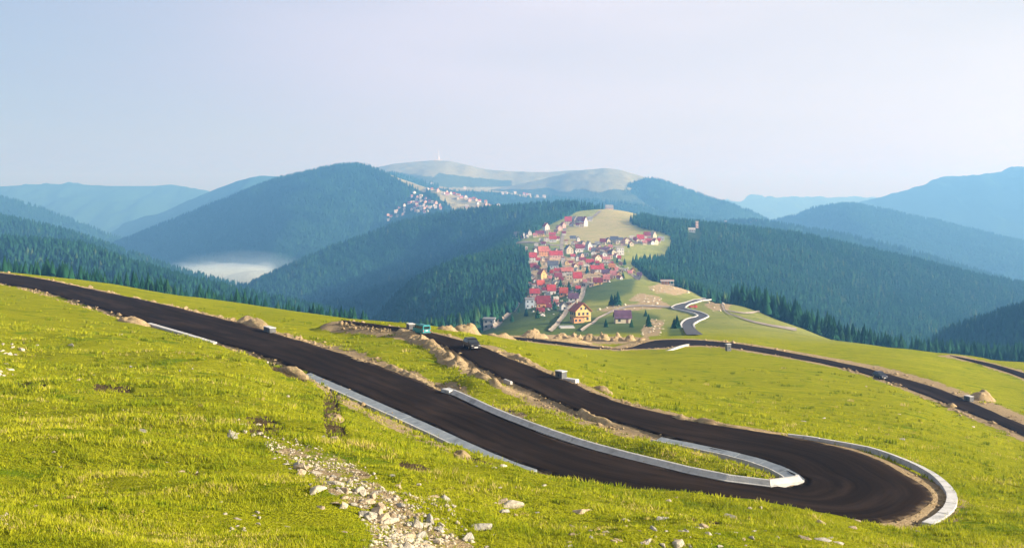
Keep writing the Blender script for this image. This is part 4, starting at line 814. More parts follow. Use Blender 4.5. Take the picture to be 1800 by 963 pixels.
BIG = [(1020,897,27,'lone pointed boulder in open grass below the road',1.3),(897,888,34,'tan half of the broken boulder below the road, right piece',1.0),(880,880,24,'dark pitted left piece of the broken boulder below the road',1.2),(885,897,22,'low white stone in front of the broken boulder',0.8),
 (786,880,34,'flat pale slab of rock left of the broken boulder',0.8),(762,872,18,'rounded pale stone beside the flat pale slab',1),(868,822,16,'tan stone at the lower end of the long grey gutter',1),(884,819,13,'pale round stone at the lower end of the long grey gutter',1),(838,818,12,'dark stone behind the tan stone at the gutter end',1),
 (905,817,9,'small grey stone just right of the gutter end',1),(1056,842,11,'white stone in a grass hump on the edge of the near road',1),(1088,836,8,'small brown stone on the edge of the near road',1),(1105,839,8,'brown stone further right on the edge of the near road',1),
 (954,853,10,'small grey stone in the grass below the near road',1),(1165,912,26,'long pale stone lying in the lower grass',0.7),(1176,880,9,'small upright stone below the near road',1.4),(1188,874,9,'dark small stone beside the upright one',1),
 (1283,908,22,'grey stone in the grass left of the lower right cluster',0.8),(1172,932,10,'small white stone in the lower grass',1),(1205,932,9,'small tan stone in the lower grass',1),(1232,928,24,'white slab lying in the lower grass',0.6),
 (1318,893,10,'dark stone under the near road edge',1),(1338,892,10,'pale stone next to the dark one under the road edge',1),(1415,945,26,'left grey slab of the cluster near the bottom right',0.8),(1445,948,30,'middle pale slab of the cluster near the bottom right',0.8),(1475,953,26,'right flat slab of the cluster near the bottom right',0.6),
 (1262,938,13,'pale stone in the lower middle grass',1),(1293,936,16,'tan stone in the lower middle grass',1),(1322,945,14,'angular white stone near the bottom edge',1),(1190,955,30,'long white slab near the bottom edge',0.6),(1165,958,14,'tan stone beside the long white slab at the bottom',1),(1265,960,12,'pale stone on the bottom edge',1),
 (1066,935,14,'small pale stone alone in the bottom grass',0.8),(846,925,36,'pale flat slab right of the rock spill',0.7),(868,940,14,'small stone right of the pale flat slab',0.8),(825,948,26,'tall pale stone at the right end of the rock spill',1.5),(822,895,16,'upright pale stone between the spill and the boulder',1.3),
 (1000,960,12,'pale stone at the very bottom edge',0.8),(125,608,14,'pinkish pointed stone on the left slope',1.2),(250,758,16,'tan pointed stone low on the left slope',1.1),(233,645,12,'larger white stone of the pair on the left slope',1),(241,664,12,'lower white stone of the pair on the left slope',0.8),(136,668,12,'white flat stone lower left slope',0.7),
 (316,652,7,'small white stone below the near road at left',1),(338,648,7,'small white stone just right of another below the road',0.8),(212,588,6,'tiny white stone under the small mound',0.8),(170,715,9,'pale flat stone on the lower left slope',0.6),(60,890,16,'white stone cluster on the lower left edge of the slope',1),
 (410,764,30,'flat white slab at the top of the rock spill',0.6),(318,828,14,'pale stone half buried left of the rock spill',0.9),(332,872,13,'white stone left of the rock spill',0.8),(386,882,14,'pale stone just left of the rock spill',1.0),(505,925,11,'white stone in grass left of the spill foot',1),
 (565,767,12,'white stone by the bare earth scar',0.9),(588,768,14,'tan stone by the bare earth scar',0.9),(1413,740,10,'tiny grey stone on the meadow beyond the hairpin',0.6),(1585,772,14,'white flat stone on the meadow above the hairpin',0.7),(1522,679,7,'tiny white stone on the meadow near the lower road',0.6),(1580,728,8,'grey flat stone mid meadow right of the hairpin',0.6),(1448,735,8,'brown stone mid meadow right of centre',0.6),(1710,750,8,'pale stone high on the right meadow',0.6),
 (1612,933,14,'flat white stone below the end of the outer drain cover',0.5),(470,630,9,'white stone on the near road edge above the gutter',1.1),(505,697,10,'grey stone on the grassy bank left of the gutter',0.8),(760,830,9,'tan stone below the long grey gutter',1),(700,855,16,'tan stone above the rock spill',0.8),(735,850,14,'brown stone above the rock spill on the right',0.8),(690,836,12,'small dark stone above the rock spill',1)]
for a, b, c_, lab, tl in BIG: rock(a, b, c_, lab, None, 9, tl, 'boulder' if c_ > 24 else 'stone')
# the spill of stones: largest low down
cl = np.array([(470,785,12),(520,815,18),(570,845,28),(620,868,42),(660,890,48),(700,915,55),(745,945,60),(700,955,50),(780,955,45)], float)
cnt = 0
for k_ in range(185):
    t = random.random() ** 0.8 * (len(cl) - 1.001); i = int(t); q = cl[i] + (cl[i + 1] - cl[i]) * (t - i)
    a = q[0] + random.gauss(0, 0.62) * q[2]; b = q[1] + random.gauss(0, 0.32) * q[2]
    if b > 968 or b < 770: continue
    big = random.random(); wv = (7 + 20 * big ** 2.1) * (0.75 + 0.6 * (b - 770) / 190)
    ki_ = random.randrange(15)
    rock(a, b, wv, f'{"large" if wv > 19 else "medium" if wv > 11 else "small"} {["pale", "grey", "tan"][ki_ % 3]} angular stone in the {"upper" if b < 830 else "middle" if b < 895 else "lower"} part of the rock spill', 'stones of the rock spill', 9, random.uniform(0.7, 1.3), kindmesh=ki_); cnt += 1
for k_ in range(24):
    a = random.uniform(600, 960); b = 835 + random.random() * 115 + (a - 600) * 0.06
    if b > 962: continue
    rock(a, b, random.uniform(4, 11), 'small tan stone scattered in the grass between the spill and the road', 'stones scattered right of the spill', 9, 0.8)
for k_ in range(44):
    a = random.uniform(1000, 1520); b = 905 + random.random() ** 0.7 * 57
    rock(a, b, random.uniform(5, 17), f'pale stone in the grass along the bottom edge, {"left of centre" if a < 1150 else "below the near road" if a < 1330 else "below the hairpin"}', 'stones scattered below the hairpin', 9, 0.8)
for (x0, y0), lab in (((35, 615), 'small white stone in the cluster on the upper left slope'), ((440, 748), 'small white stone in the cluster above the rock spill'), ((425, 915), 'small white stone in the cluster left of the spill foot'), ((10, 650), 'white stone in the cluster at the left edge'), ((5, 905), 'pale stone in the heap at the lower left edge')):
    for k_ in range(11):
        rock(x0 + random.uniform(-32, 34) * (0.4 if x0 < 12 else 1), y0 + random.uniform(-16, 18), random.uniform(7, 12.5), lab, lab.split(' in the ')[1], 9, random.uniform(0.7, 1.1), kindmesh=random.choice([0, 3, 6, 9, 12]))
for k_ in range(14):
    rock(random.uniform(215, 235) if k_ < 4 else random.uniform(60, 400), random.uniform(716, 726) if k_ < 4 else random.uniform(640, 950), random.uniform(4, 7), 'tiny white stone scattered over the left slope', 'stones scattered over the left slope', 9, 0.8, kindmesh=random.choice([0, 3, 6]))
print('rocks', RN)
# gravel between the stones and clods along the road edges
def pebbles(name, pts, sizes, mat, label):
    b = np.array([(1,0,0),(-1,0,0),(0,1,0),(0,-1,0),(0,0,1),(0,0,-1)], float); fc = np.array([(0,2,4),(2,1,4),(1,3,4),(3,0,4),(2,0,5),(1,2,5),(3,1,5),(0,3,5)])
    n = len(pts); V = b[None] * rng.uniform(0.5, 1.2, (n, 6, 3)) * sizes[:, None, None]; V[:, :, 2] *= 0.7
    a = rng.uniform(0, 6.28, n); c, s = np.cos(a)[:, None], np.sin(a)[:, None]; x = V[:, :, 0] * c - V[:, :, 1] * s; y = V[:, :, 0] * s + V[:, :, 1] * c; V[:, :, 0] = x; V[:, :, 1] = y
    V += rng.normal(0, 0.15, V.shape) * sizes[:, None, None]; V += pts[:, None, :]
    me = npmesh(name, V.reshape(-1, 3), (fc[None] + (np.arange(n) * 6)[:, None, None]).reshape(-1, 3), mat)
    return tag(link(name, me), label, name, kind='stuff')
q = []
n = 60000; px = rng.uniform(440, 870, n); ld = rng.uniform(math.log(30), math.log(75), n); D = np.exp(ld); X = (px - CX) / F * D; py = tab(px, ld)
ok = inpoly(px, py, SPILL); px, D, X = px[ok][:3200], D[ok][:3200], X[ok][:3200]; Z = gz(X, D)
pebbles('gravel', np.stack([X, D, Z], 1), 0.02 + 0.15 * rng.random(len(X)) ** 2.5, M_ROCK[0], 'pale gravel between the stones of the spill')
pp = []
for cen, hw, z, a, b, va, vb in ROADS[:2]:
    for e_, o_ in ((a, b), (b, a)):
        dd = (e_ - o_); dd = dd / np.maximum(np.linalg.norm(dd, axis=1), 1e-6)[:, None]
        for r_ in range(14):
            t = np.abs(rng.normal(0.2, 1.0, len(e_))) + 0.05; pp.append(e_ + dd * t[:, None] + rng.normal(0, 0.6, e_.shape) * np.array([1, 1, 0]))
pp = np.concatenate(pp); e_, _l = road_edge(pp[:, 0], pp[:, 1]); cl_ = fbm(pp[:, 0] / 7, pp[:, 1] / 7, 71, 2)
pp = pp[(e_ > -0.1) & (cl_ > -0.25)]; pp[:, 2] = gz(pp[:, 0], pp[:, 1]) + 0.02
pebbles('rubble', pp, np.clip(rng.lognormal(-2.3, 0.6, len(pp)), 0.04, 0.5) * np.clip(pp[:, 1] / 110, 0.8, 1.8), M_EARTH, 'loose clods and stones along the road edges')

VIL = [(905,425),(960,415),(1000,400),(1030,432),(1110,425),(1165,425),(1120,440),(1090,452),(1110,478),(1075,498),(1035,505),(1020,530),(990,560),(930,556),(925,520),(930,460)]
q = []
while len(q) < 420:
    a_, b_ = random.uniform(900, 1170), random.uniform(398, 560)
    if inpoly(np.array([a_]), np.array([b_]), VIL)[0]: q.append(hit(a_, b_, 1150 if b_ < 470 else 700 if b_ < 510 else 470))
q = np.array(q)
q2 = []
for pl_, n_ in ((SCRUB[0], 60), (SCRUB[1], 70), (SCRUB[2], 90), (SCRUB[3], 40), (SCRUB[4], 40)):
    k_ = 0
    while k_ < n_:
        a_, b_ = random.uniform(1035, 1295), random.uniform(495, 595)
        if inpoly(np.array([a_]), np.array([b_]), pl_)[0]: q2.append(hit(a_, b_, 370)); k_ += 1
q2 = np.array(q2); pebbles('rubble', q2, np.clip(rng.lognormal(-0.6, 0.5, len(q2)), 0.25, 1.6), M_ROCK[0], 'pale rocks and rubble on the bare lots below the village')
for m_, lab_, sl_ in ((M_CONC, 'pale building rubble and sheds lying in the village yards', slice(0, 170)), (M_TRACK, 'heaps of soil and gravel in the village yards', slice(170, 320)), (M_FOREST, 'low bushes in the village gardens', slice(320, 420))):
    pebbles('yard_clutter' if m_ is not M_FOREST else 'bushes', q[sl_], rng.uniform(0.6, 1.9, len(q[sl_])), m_, lab_)

# ------------------------------------------------------------------ concrete blocks by the roads
def block(px, py, level, size, rz, label, mat=M_CONC_SHADE, cap=True):
    p = on_level(px, py, level); e = empty('concrete_block', tuple(p), rz); w, d, h = size
    MB().box(-w/2, w/2, -d/2, d/2, -0.4, h, 0.06).build('body', mat, e)
    if cap: MB().box(-w/2-0.06, w/2+0.06, -d/2-0.06, d/2+0.06, h+0.003, h+0.10, 0.04).build('cap', M_CONC_L if mat is not M_CONC else M_CONC, e)
    MB().cyl((0, -d/2-0.012, h*0.45), (0, 1, 0), min(w, h)*0.2, min(w, h)*0.2, 0.02, 12).build('drain_hole', M_WIN, e)
    return tag(e, label, 'concrete block')
block(474, 583, ZA, (2.9, 1.0, 0.7), R(-58), 'dark culvert block with pale end on the far side of the near road', M_CONC_D)
block(986, 664, ZA, (1.2, 0.8, 0.8), R(-50), 'upright grey block on the outer side of the upper road', M_CONC_D)
block(1003, 666, ZA, (2.0, 0.7, 0.08), R(-40), 'low pale slab beside the upright grey block', M_CONC_L, False)
block(893, 671, ZA, (2.0, 0.3, 0.22), R(-66), 'small white kerbstone on the near side of the upper road', M_CONC, False)
block(722, 578, ZA, (1.8, 1.0, 0.8), R(-70), 'dark block on the verge behind the teal van', M_CONC_D)
block(1280, 616, ZB, (1.2, 1.0, 1.7), R(20), 'tall dark block with a white face beside the lower road', M_CONC_D)
block(1703, 704, ZB, (1.6, 1.0, 0.9), R(-70), 'grey block on the far verge of the lower road', M_CONC_D)
block(789, 690, ZA, (1.7, 1.0, 0.4), R(-55), 'pale drain box at the start of the long white kerb', M_CONC_L, False)

# ------------------------------------------------------------------ vehicles (front towards +X)
def paint(name, c):
    k = NT(name, 0.4, 0.2); k.color(c); k.b.inputs['Coat Weight'].default_value = 0.08; return k.m
M_TYRE = plain('tyre_rubber', (0.02, 0.02, 0.02), 0.9, 0.2, 0); M_RIM = plain('rim_metal', (0.45, 0.45, 0.46), 0.35, 0.5, 0, metal=0.8)
M_GLASS = plain('car_glass', (0.015, 0.02, 0.025), 0.12, 0.5, 0); M_LAMP = plain('lamp_glass', (0.8, 0.8, 0.78), 0.1, 0.6, 0); M_TAIL = plain('tail_lamp', (0.5, 0.02, 0.015), 0.2, 0.5, 0); M_PLASTIC = plain('black_plastic', (0.03, 0.03, 0.033), 0.6, 0.3, 0); M_PLATE = plain('number_plate', (0.75, 0.75, 0.72), 0.5, 0.3, 0)
def loft(rings, name, mat, parent, cap=True, sm=False):
    n = len(rings[0]); v = [p for r_ in rings for p in r_]; f = []
    for i in range(len(rings) - 1):
        for j in range(n): f.append((i*n+j, i*n+(j+1) % n, (i+1)*n+(j+1) % n, (i+1)*n+j))
    if cap: f += [tuple(range(n-1, -1, -1)), tuple(range((len(rings)-1)*n, len(rings)*n))]
    me = pymesh(name, v, f, mat, sm); bm = bmesh.new(); bm.from_mesh(me); bmesh.ops.recalc_face_normals(bm, faces=bm.faces); bm.to_mesh(me); bm.free()
    return link(name, me, parent)
def ring(x, hw, z0, z1, tum=0.12, belt=0.5):
    zb = z0 + (z1 - z0) * belt
    return [(x, -hw*0.93, z0), (x, -hw, z0+0.12), (x, -hw, zb), (x, -hw*(1-tum), z1-0.05), (x, -hw*(1-tum)*0.9, z1), (x, hw*(1-tum)*0.9, z1), (x, hw*(1-tum), z1-0.05), (x, hw, zb), (x, hw, z0+0.12), (x, hw*0.93, z0)]
def wheels(e, xs, hw, r_):
    for x in xs:
        for s in (-1, 1):
            w = empty('wheel', (0, 0, 0)); w.parent = e; w.location = (x, s*(hw-0.09), r_)
            MB().cyl((0, -0.1, 0), (0, 1, 0), r_, r_, 0.2, 18).build('tyre', M_TYRE, w); MB().cyl((0, s*0.085-0.02, 0), (0, 1, 0), r_*0.62, r_*0.62, 0.04, 14).build('rim', M_RIM, w)
def side_window(e, x0, x1, xt0, xt1, zb, zt, yb, yt, s, mat=M_GLASS):
    o = 0.012*s; v = [(x0, s*yb+o, zb), (x1, s*yb+o, zb), (xt1, s*yt+o, zt), (xt0, s*yt+o, zt)]; v += [(a, b-0.02*s, c) for a, b, c in v]
    f = [(0,1,2,3),(7,6,5,4)] + [(i, 4+i, 4+(i+1) % 4, (i+1) % 4) for i in range(4)]
    return link('side_window', pymesh('side_window', v, f, mat), e)
def pane(e, name, pts, nrm, mat=M_GLASS):
    nv = Vector(nrm).normalized()*0.015; v = [Vector(p)+nv for p in pts]+[Vector(p)-nv for p in pts]; f = [(0,1,2,3),(7,6,5,4)]+[(i, 4+i, 4+(i+1) % 4, (i+1) % 4) for i in range(4)]
    return link(name, pymesh(name, v, f, mat), e)
def car(name, loc, rz, mat, label, L=4.0, Wd=1.64, H=1.45, roof_mat=None):
    e = empty(name, loc, rz); tag(e, label, 'car'); hw = Wd/2; h = L/2; zb = 0.86
    loft([ring(-h, hw*0.9, 0.34, 0.78, 0.04), ring(-h+0.12, hw*0.97, 0.26, 0.9, 0.04), ring(-h*0.55, hw, 0.22, 0.93, 0.03), ring(0, hw, 0.22, 0.92, 0.03), ring(h*0.45, hw, 0.22, 0.90, 0.04), ring(h*0.8, hw*0.98, 0.24, 0.80, 0.06), ring(h-0.06, hw*0.9, 0.28, 0.68, 0.06), ring(h, hw*0.84, 0.34, 0.6, 0.05)], 'body', mat, e)
    c = hw*0.97; t = hw*0.76
    xa, xb, xc, xd = -h*0.86, -h*0.62, h*0.10, h*0.46        # tail base, roof rear, roof front, windscreen base
    V = [(xa,-c,zb),(xd,-c,zb),(xc,-t,H),(xb,-t,H),(xa,c,zb),(xd,c,zb),(xc,t,H),(xb,t,H)]
    link('cabin', pymesh('cabin', V, [(0,1,2,3),(7,6,5,4),(3,2,6,7),(1,5,6,2),(4,0,3,7),(0,4,5,1)], roof_mat or mat), e)
    pane(e, 'windscreen', [(xd-0.03,-c*0.93,zb+0.06),(xd-0.03,c*0.93,zb+0.06),(xc+0.03,t*0.92,H-0.06),(xc+0.03,-t*0.92,H-0.06)], (0.55,0,0.6))
    pane(e, 'rear_window', [(xa+0.04,-c*0.88,zb+0.1),(xa+0.04,c*0.88,zb+0.1),(xb-0.03,t*0.88,H-0.08),(xb-0.03,-t*0.88,H-0.08)], (-0.9,0,0.3))
    for s in (-1, 1):
        m_ = -0.05*h; side_window(e, m_+0.04, xd-0.16, m_+0.04, xc-0.02, zb+0.04, H-0.07, c-0.005, t+0.02, s); side_window(e, xa+0.25, m_-0.04, xb+0.08, m_-0.04, zb+0.04, H-0.07, c-0.005, t+0.02, s)
        MB().box(h-0.12, h-0.015, s*hw*0.62-0.14, s*hw*0.62+0.14, 0.52, 0.66, 0.02).build('headlight', M_LAMP, e)
        MB().box(-h-0.012, -h+0.1, s*hw*0.72-0.1, s*hw*0.72+0.1, 0.6, 0.78, 0.02).build('tail_light', M_TAIL, e)
        MB().box(xd-0.28, xd-0.14, s*(hw+0.08)-0.08, s*(hw+0.08)+0.08, zb+0.04, zb+0.16, 0.03).build('mirror', M_PLASTIC, e)
    MB().box(h-0.03, h+0.07, -hw*0.84, hw*0.84, 0.28, 0.46, 0.03).build('front_bumper', M_PLASTIC, e); MB().box(-h-0.07, -h+0.03, -hw*0.86, hw*0.86, 0.28, 0.48, 0.03).build('rear_bumper', M_PLASTIC, e)
    MB().box(h+0.072, h+0.085, -0.26, 0.26, 0.33, 0.44).build('number_plate', M_PLATE, e); MB().box(h-0.01, h+0.012, -hw*0.38, hw*0.38, 0.5, 0.6).build('grille', M_PLASTIC, e)
    wheels(e, (-h*0.62, h*0.64), hw, 0.3); return e
def van(loc, rz, mat, label):
    e = empty('van', loc, rz); tag(e, label, 'van'); L = 4.6; h = L/2; hw = 0.88; H = 1.95
    loft([ring(-h, hw*0.95, 0.36, H-0.08, 0.1, 0.55), ring(-h+0.1, hw, 0.28, H, 0.1, 0.55), ring(h*0.35, hw, 0.26, H, 0.1, 0.55), ring(h*0.52, hw, 0.26, H-0.08, 0.12, 0.55), ring(h*0.86, hw*0.98, 0.26, 1.16, 0.05, 0.7), ring(h, hw*0.92, 0.34, 1.0, 0.04, 0.7)], 'body', mat, e)
    pane(e, 'windscreen', [(h*0.85,-hw*0.84,1.18),(h*0.85,hw*0.84,1.18),(h*0.55,hw*0.78,H-0.14),(h*0.55,-hw*0.78,H-0.14)], (0.8,0,0.6))
    pane(e, 'rear_window', [(-h-0.01,-hw*0.74,1.2),(-h-0.01,hw*0.74,1.2),(-h-0.005,hw*0.7,1.72),(-h-0.005,-hw*0.7,1.72)], (-1,0,0.05))
    for s in (-1, 1):
        for x0, x1 in ((-h+0.3, -0.72), (-0.62, 0.42), (0.52, h*0.55)):
            side_window(e, x0, x1, x0, x1-0.04, 1.22, 1.74, hw+0.004, hw*0.935, s)
        MB().box(-h-0.015, -h+0.1, s*hw*0.82-0.07, s*hw*0.82+0.07, 0.75, 1.05, 0.02).build('tail_light', M_TAIL, e); MB().box(h-0.1, h+0.012, s*hw*0.66-0.15, s*hw*0.66+0.15, 0.62, 0.8, 0.02).build('headlight', M_LAMP, e)
        MB().box(h*0.66, h*0.72, s*(hw+0.1)-0.09, s*(hw+0.1)+0.09, 1.15, 1.35, 0.03).build('mirror', M_PLASTIC, e)
        MB().box(-h+0.3, h*0.3, s*hw*0.55-0.02, s*hw*0.55+0.02, H+0.003, H+0.07).build('roof_rail', M_PLASTIC, e)
    MB().box(-h-0.09, -h+0.02, -hw*0.9, hw*0.9, 0.34, 0.52, 0.03).build('rear_bumper', M_PLASTIC, e); MB().box(h-0.03, h+0.08, -hw*0.86, hw*0.86, 0.32, 0.52, 0.03).build('front_bumper', M_PLASTIC, e)
    MB().box(-h-0.022, -h-0.008, -0.26, 0.26, 0.86, 0.98).build('number_plate', M_PLATE, e)
    wheels(e, (-h*0.6, h*0.62), hw, 0.33); e.scale = (0.80, 0.80, 0.80); return e
def road_heading(p, path):
    i = int(np.argmin(np.linalg.norm(path[:, :2] - p[:2], axis=1))); i = min(max(i, 2), len(path) - 3); d = path[i + 2] - path[i - 2]; return math.atan2(d[1], d[0])
midA = (A_out + A_in) / 2; midB = (B_up + B_lo) / 2
up = midA[len(midA) * 6 // 10:]
p = on_level(829, 612.5, ZA); a = road_heading(p, up); car('car', (p[0], p[1], ZA + 0.05), a + math.pi, paint('black_paint', (0.007, 0.0065, 0.006)), 'black car coming down the upper road towards the hairpin')
p = on_level(741, 587.5, ZA); a = road_heading(p, up); van((p[0], p[1], ZA + 0.05), a, paint('teal_paint', (0.03, 0.22, 0.24)), 'teal van driving away on the upper road')
p = on_level(1547, 664.5, ZB); a = road_heading(p, midB); car('car', (p[0], p[1], ZB + 0.05), a, paint('navy_paint', (0.018, 0.02, 0.032)), 'dark blue car on the lower road at right')

# ------------------------------------------------------------------ houses
WINM = MB().box(-0.5, 0.5, -0.05, 0.05, 0, 1).mesh('window', M_WIN); DOORM = MB().box(-0.5, 0.5, -0.06, 0.06, 0, 1).mesh('door', M_DOOR); CHIM = MB().box(-0.5, 0.5, -0.5, 0.5, 0, 1, 0.06).mesh('chimney', M_WALL['beige'])
def gable_meshes(w, d, eh, rh, ov, wall, roof, flat=False):
    """ridge along X"""
    if flat:
        wl = MB().box(-w/2, w/2, -d/2, d/2, -2.5, eh).mesh('wall', wall); rf = MB().box(-w/2-ov, w/2+ov, -d/2-ov, d/2+ov, eh+0.003, eh+max(0.35, rh), 0.1).mesh('roof', roof); return wl, rf
    a, b = w/2, d/2
    v = [(-a,-b,-2.5),(a,-b,-2.5),(a,b,-2.5),(-a,b,-2.5),(-a,-b,eh),(a,-b,eh),(a,b,eh),(-a,b,eh),(-a,0,eh+rh),(a,0,eh+rh)]
    wl = pymesh('wall', v, [(0,1,5,4),(1,2,6,9,5),(2,3,7,6),(3,0,4,8,7)], wall)
    s = rh/b; x = a+ov; y = b+ov; t = 0.28; z0 = eh - s*ov + 0.04; zr = eh + rh + 0.04
    v = [(-x,-y,z0),(x,-y,z0),(x,0,zr),(-x,0,zr),(x,y,z0),(-x,y,z0)]; v += [(p[0], p[1], p[2]+t) for p in v]
    f = [(6,7,8,9),(9,8,10,11),(3,2,1,0),(5,4,2,3),(0,1,7,6),(4,5,11,10),(1,2,8,7),(2,4,10,8),(3,0,6,9),(5,3,9,11)]
    return wl, pymesh('roof', v, f, roof)
def house(px, py, wpx, hpx, roof, wall, typ, label, dmin=380, surf=None, group=None, detail=True, name='house'):
    p = hit(px, py, dmin) if surf is None else surf(px, py); s = p[1] / F; Wm = max(3.0, wpx * s * 0.92); Hm = max(2.2, hpx * s); rng_ = random.Random(int(px * 31 + py * 17))
    e = empty(name, (p[0], p[1], p[2]), 0)
    base = math.atan2(-p[0], p[1]) * -1
    if typ == 'side': w, d, eh, rh, rz = Wm, min(Wm * 0.85, 10.5), Hm * 0.46, Hm * 0.54, rng_.uniform(-0.16, 0.16)
    elif typ == 'gable': w, d, eh, rh, rz = min(max(Wm * 1.2, 7), 12), Wm * 0.86, Hm * 0.52, Hm * 0.48, math.pi/2 + rng_.uniform(-0.2, 0.2) + 0.25
    else: w, d, eh, rh, rz = Wm, min(Wm * 0.7, 9), Hm * 0.86, Hm * 0.14, rng_.uniform(-0.12, 0.12)
    e.rotation_euler[2] = rz - base * 0.0
    fr = np.array([p[0] - w / 2, p[0], p[0] + w / 2]); gg_ = gz(fr, np.full(3, p[1] + 0.5)) if surf is None else np.array([p[2]])
    e.location.z = max(p[2], float(gg_.mean())) + 0.1 + (0.9 if p[1] > 1250 and detail else 0.0); e.location.y = p[1] + (d / 2 if typ != 'gable' else w / 2) * 0.6
    wl, rf = gable_meshes(w, d, eh, rh, 0.45 if detail else 0.2, M_WALL[wall], M_ROOF[roof], typ == 'flat')
    link('wall', wl, e); ro = link('roof', rf, e)
    if detail:
        st = 2 if eh > 4.2 else 1; nw = max(2, int(w / 2.8)); fh = eh / st
        for lev in range(st):
            for q in range(nw):
                x = -w/2 + w * (q + 0.5) / nw
                if lev == 0 and q == nw // 2: link('door', DOORM, e, (x, -d/2 - 0.02, 0.0), (0, 0, 0), (1.1, 1, min(2.1, fh * 0.8))); continue
                link('window', WINM, e, (x, -d/2 - 0.02, lev * fh + fh * 0.32), (0, 0, 0), (1.15, 1, min(1.3, fh * 0.45)))
        for q in range(max(1, int(d / 3.4))):
            y = -d/2 + d * (q + 0.5) / max(1, int(d / 3.4))
            for sx in ((-1, 1) if typ != 'gable' else (-1,)):
                for lev in range(st): link('window', WINM, e, (sx * (w/2 + 0.02), y, lev * fh + fh * 0.32), (0, 0, math.pi/2), (1.1, 1, min(1.3, fh * 0.45)))
        if typ != 'flat':
            if rh > 2.6:
                for sx in (-1, 1): link('window', WINM, e, (sx * (w/2 + 0.02), 0, eh + rh * 0.2), (0, 0, math.pi/2), (0.9, 1, 1.0))
            link('chimney', CHIM, ro, (w * rng_.uniform(-0.3, 0.3), d * 0.18, eh + rh * 0.55), (0, 0, 0), (0.7, 0.7, rh * 0.45 + 0.9))
    return tag(e, label, 'house', group)
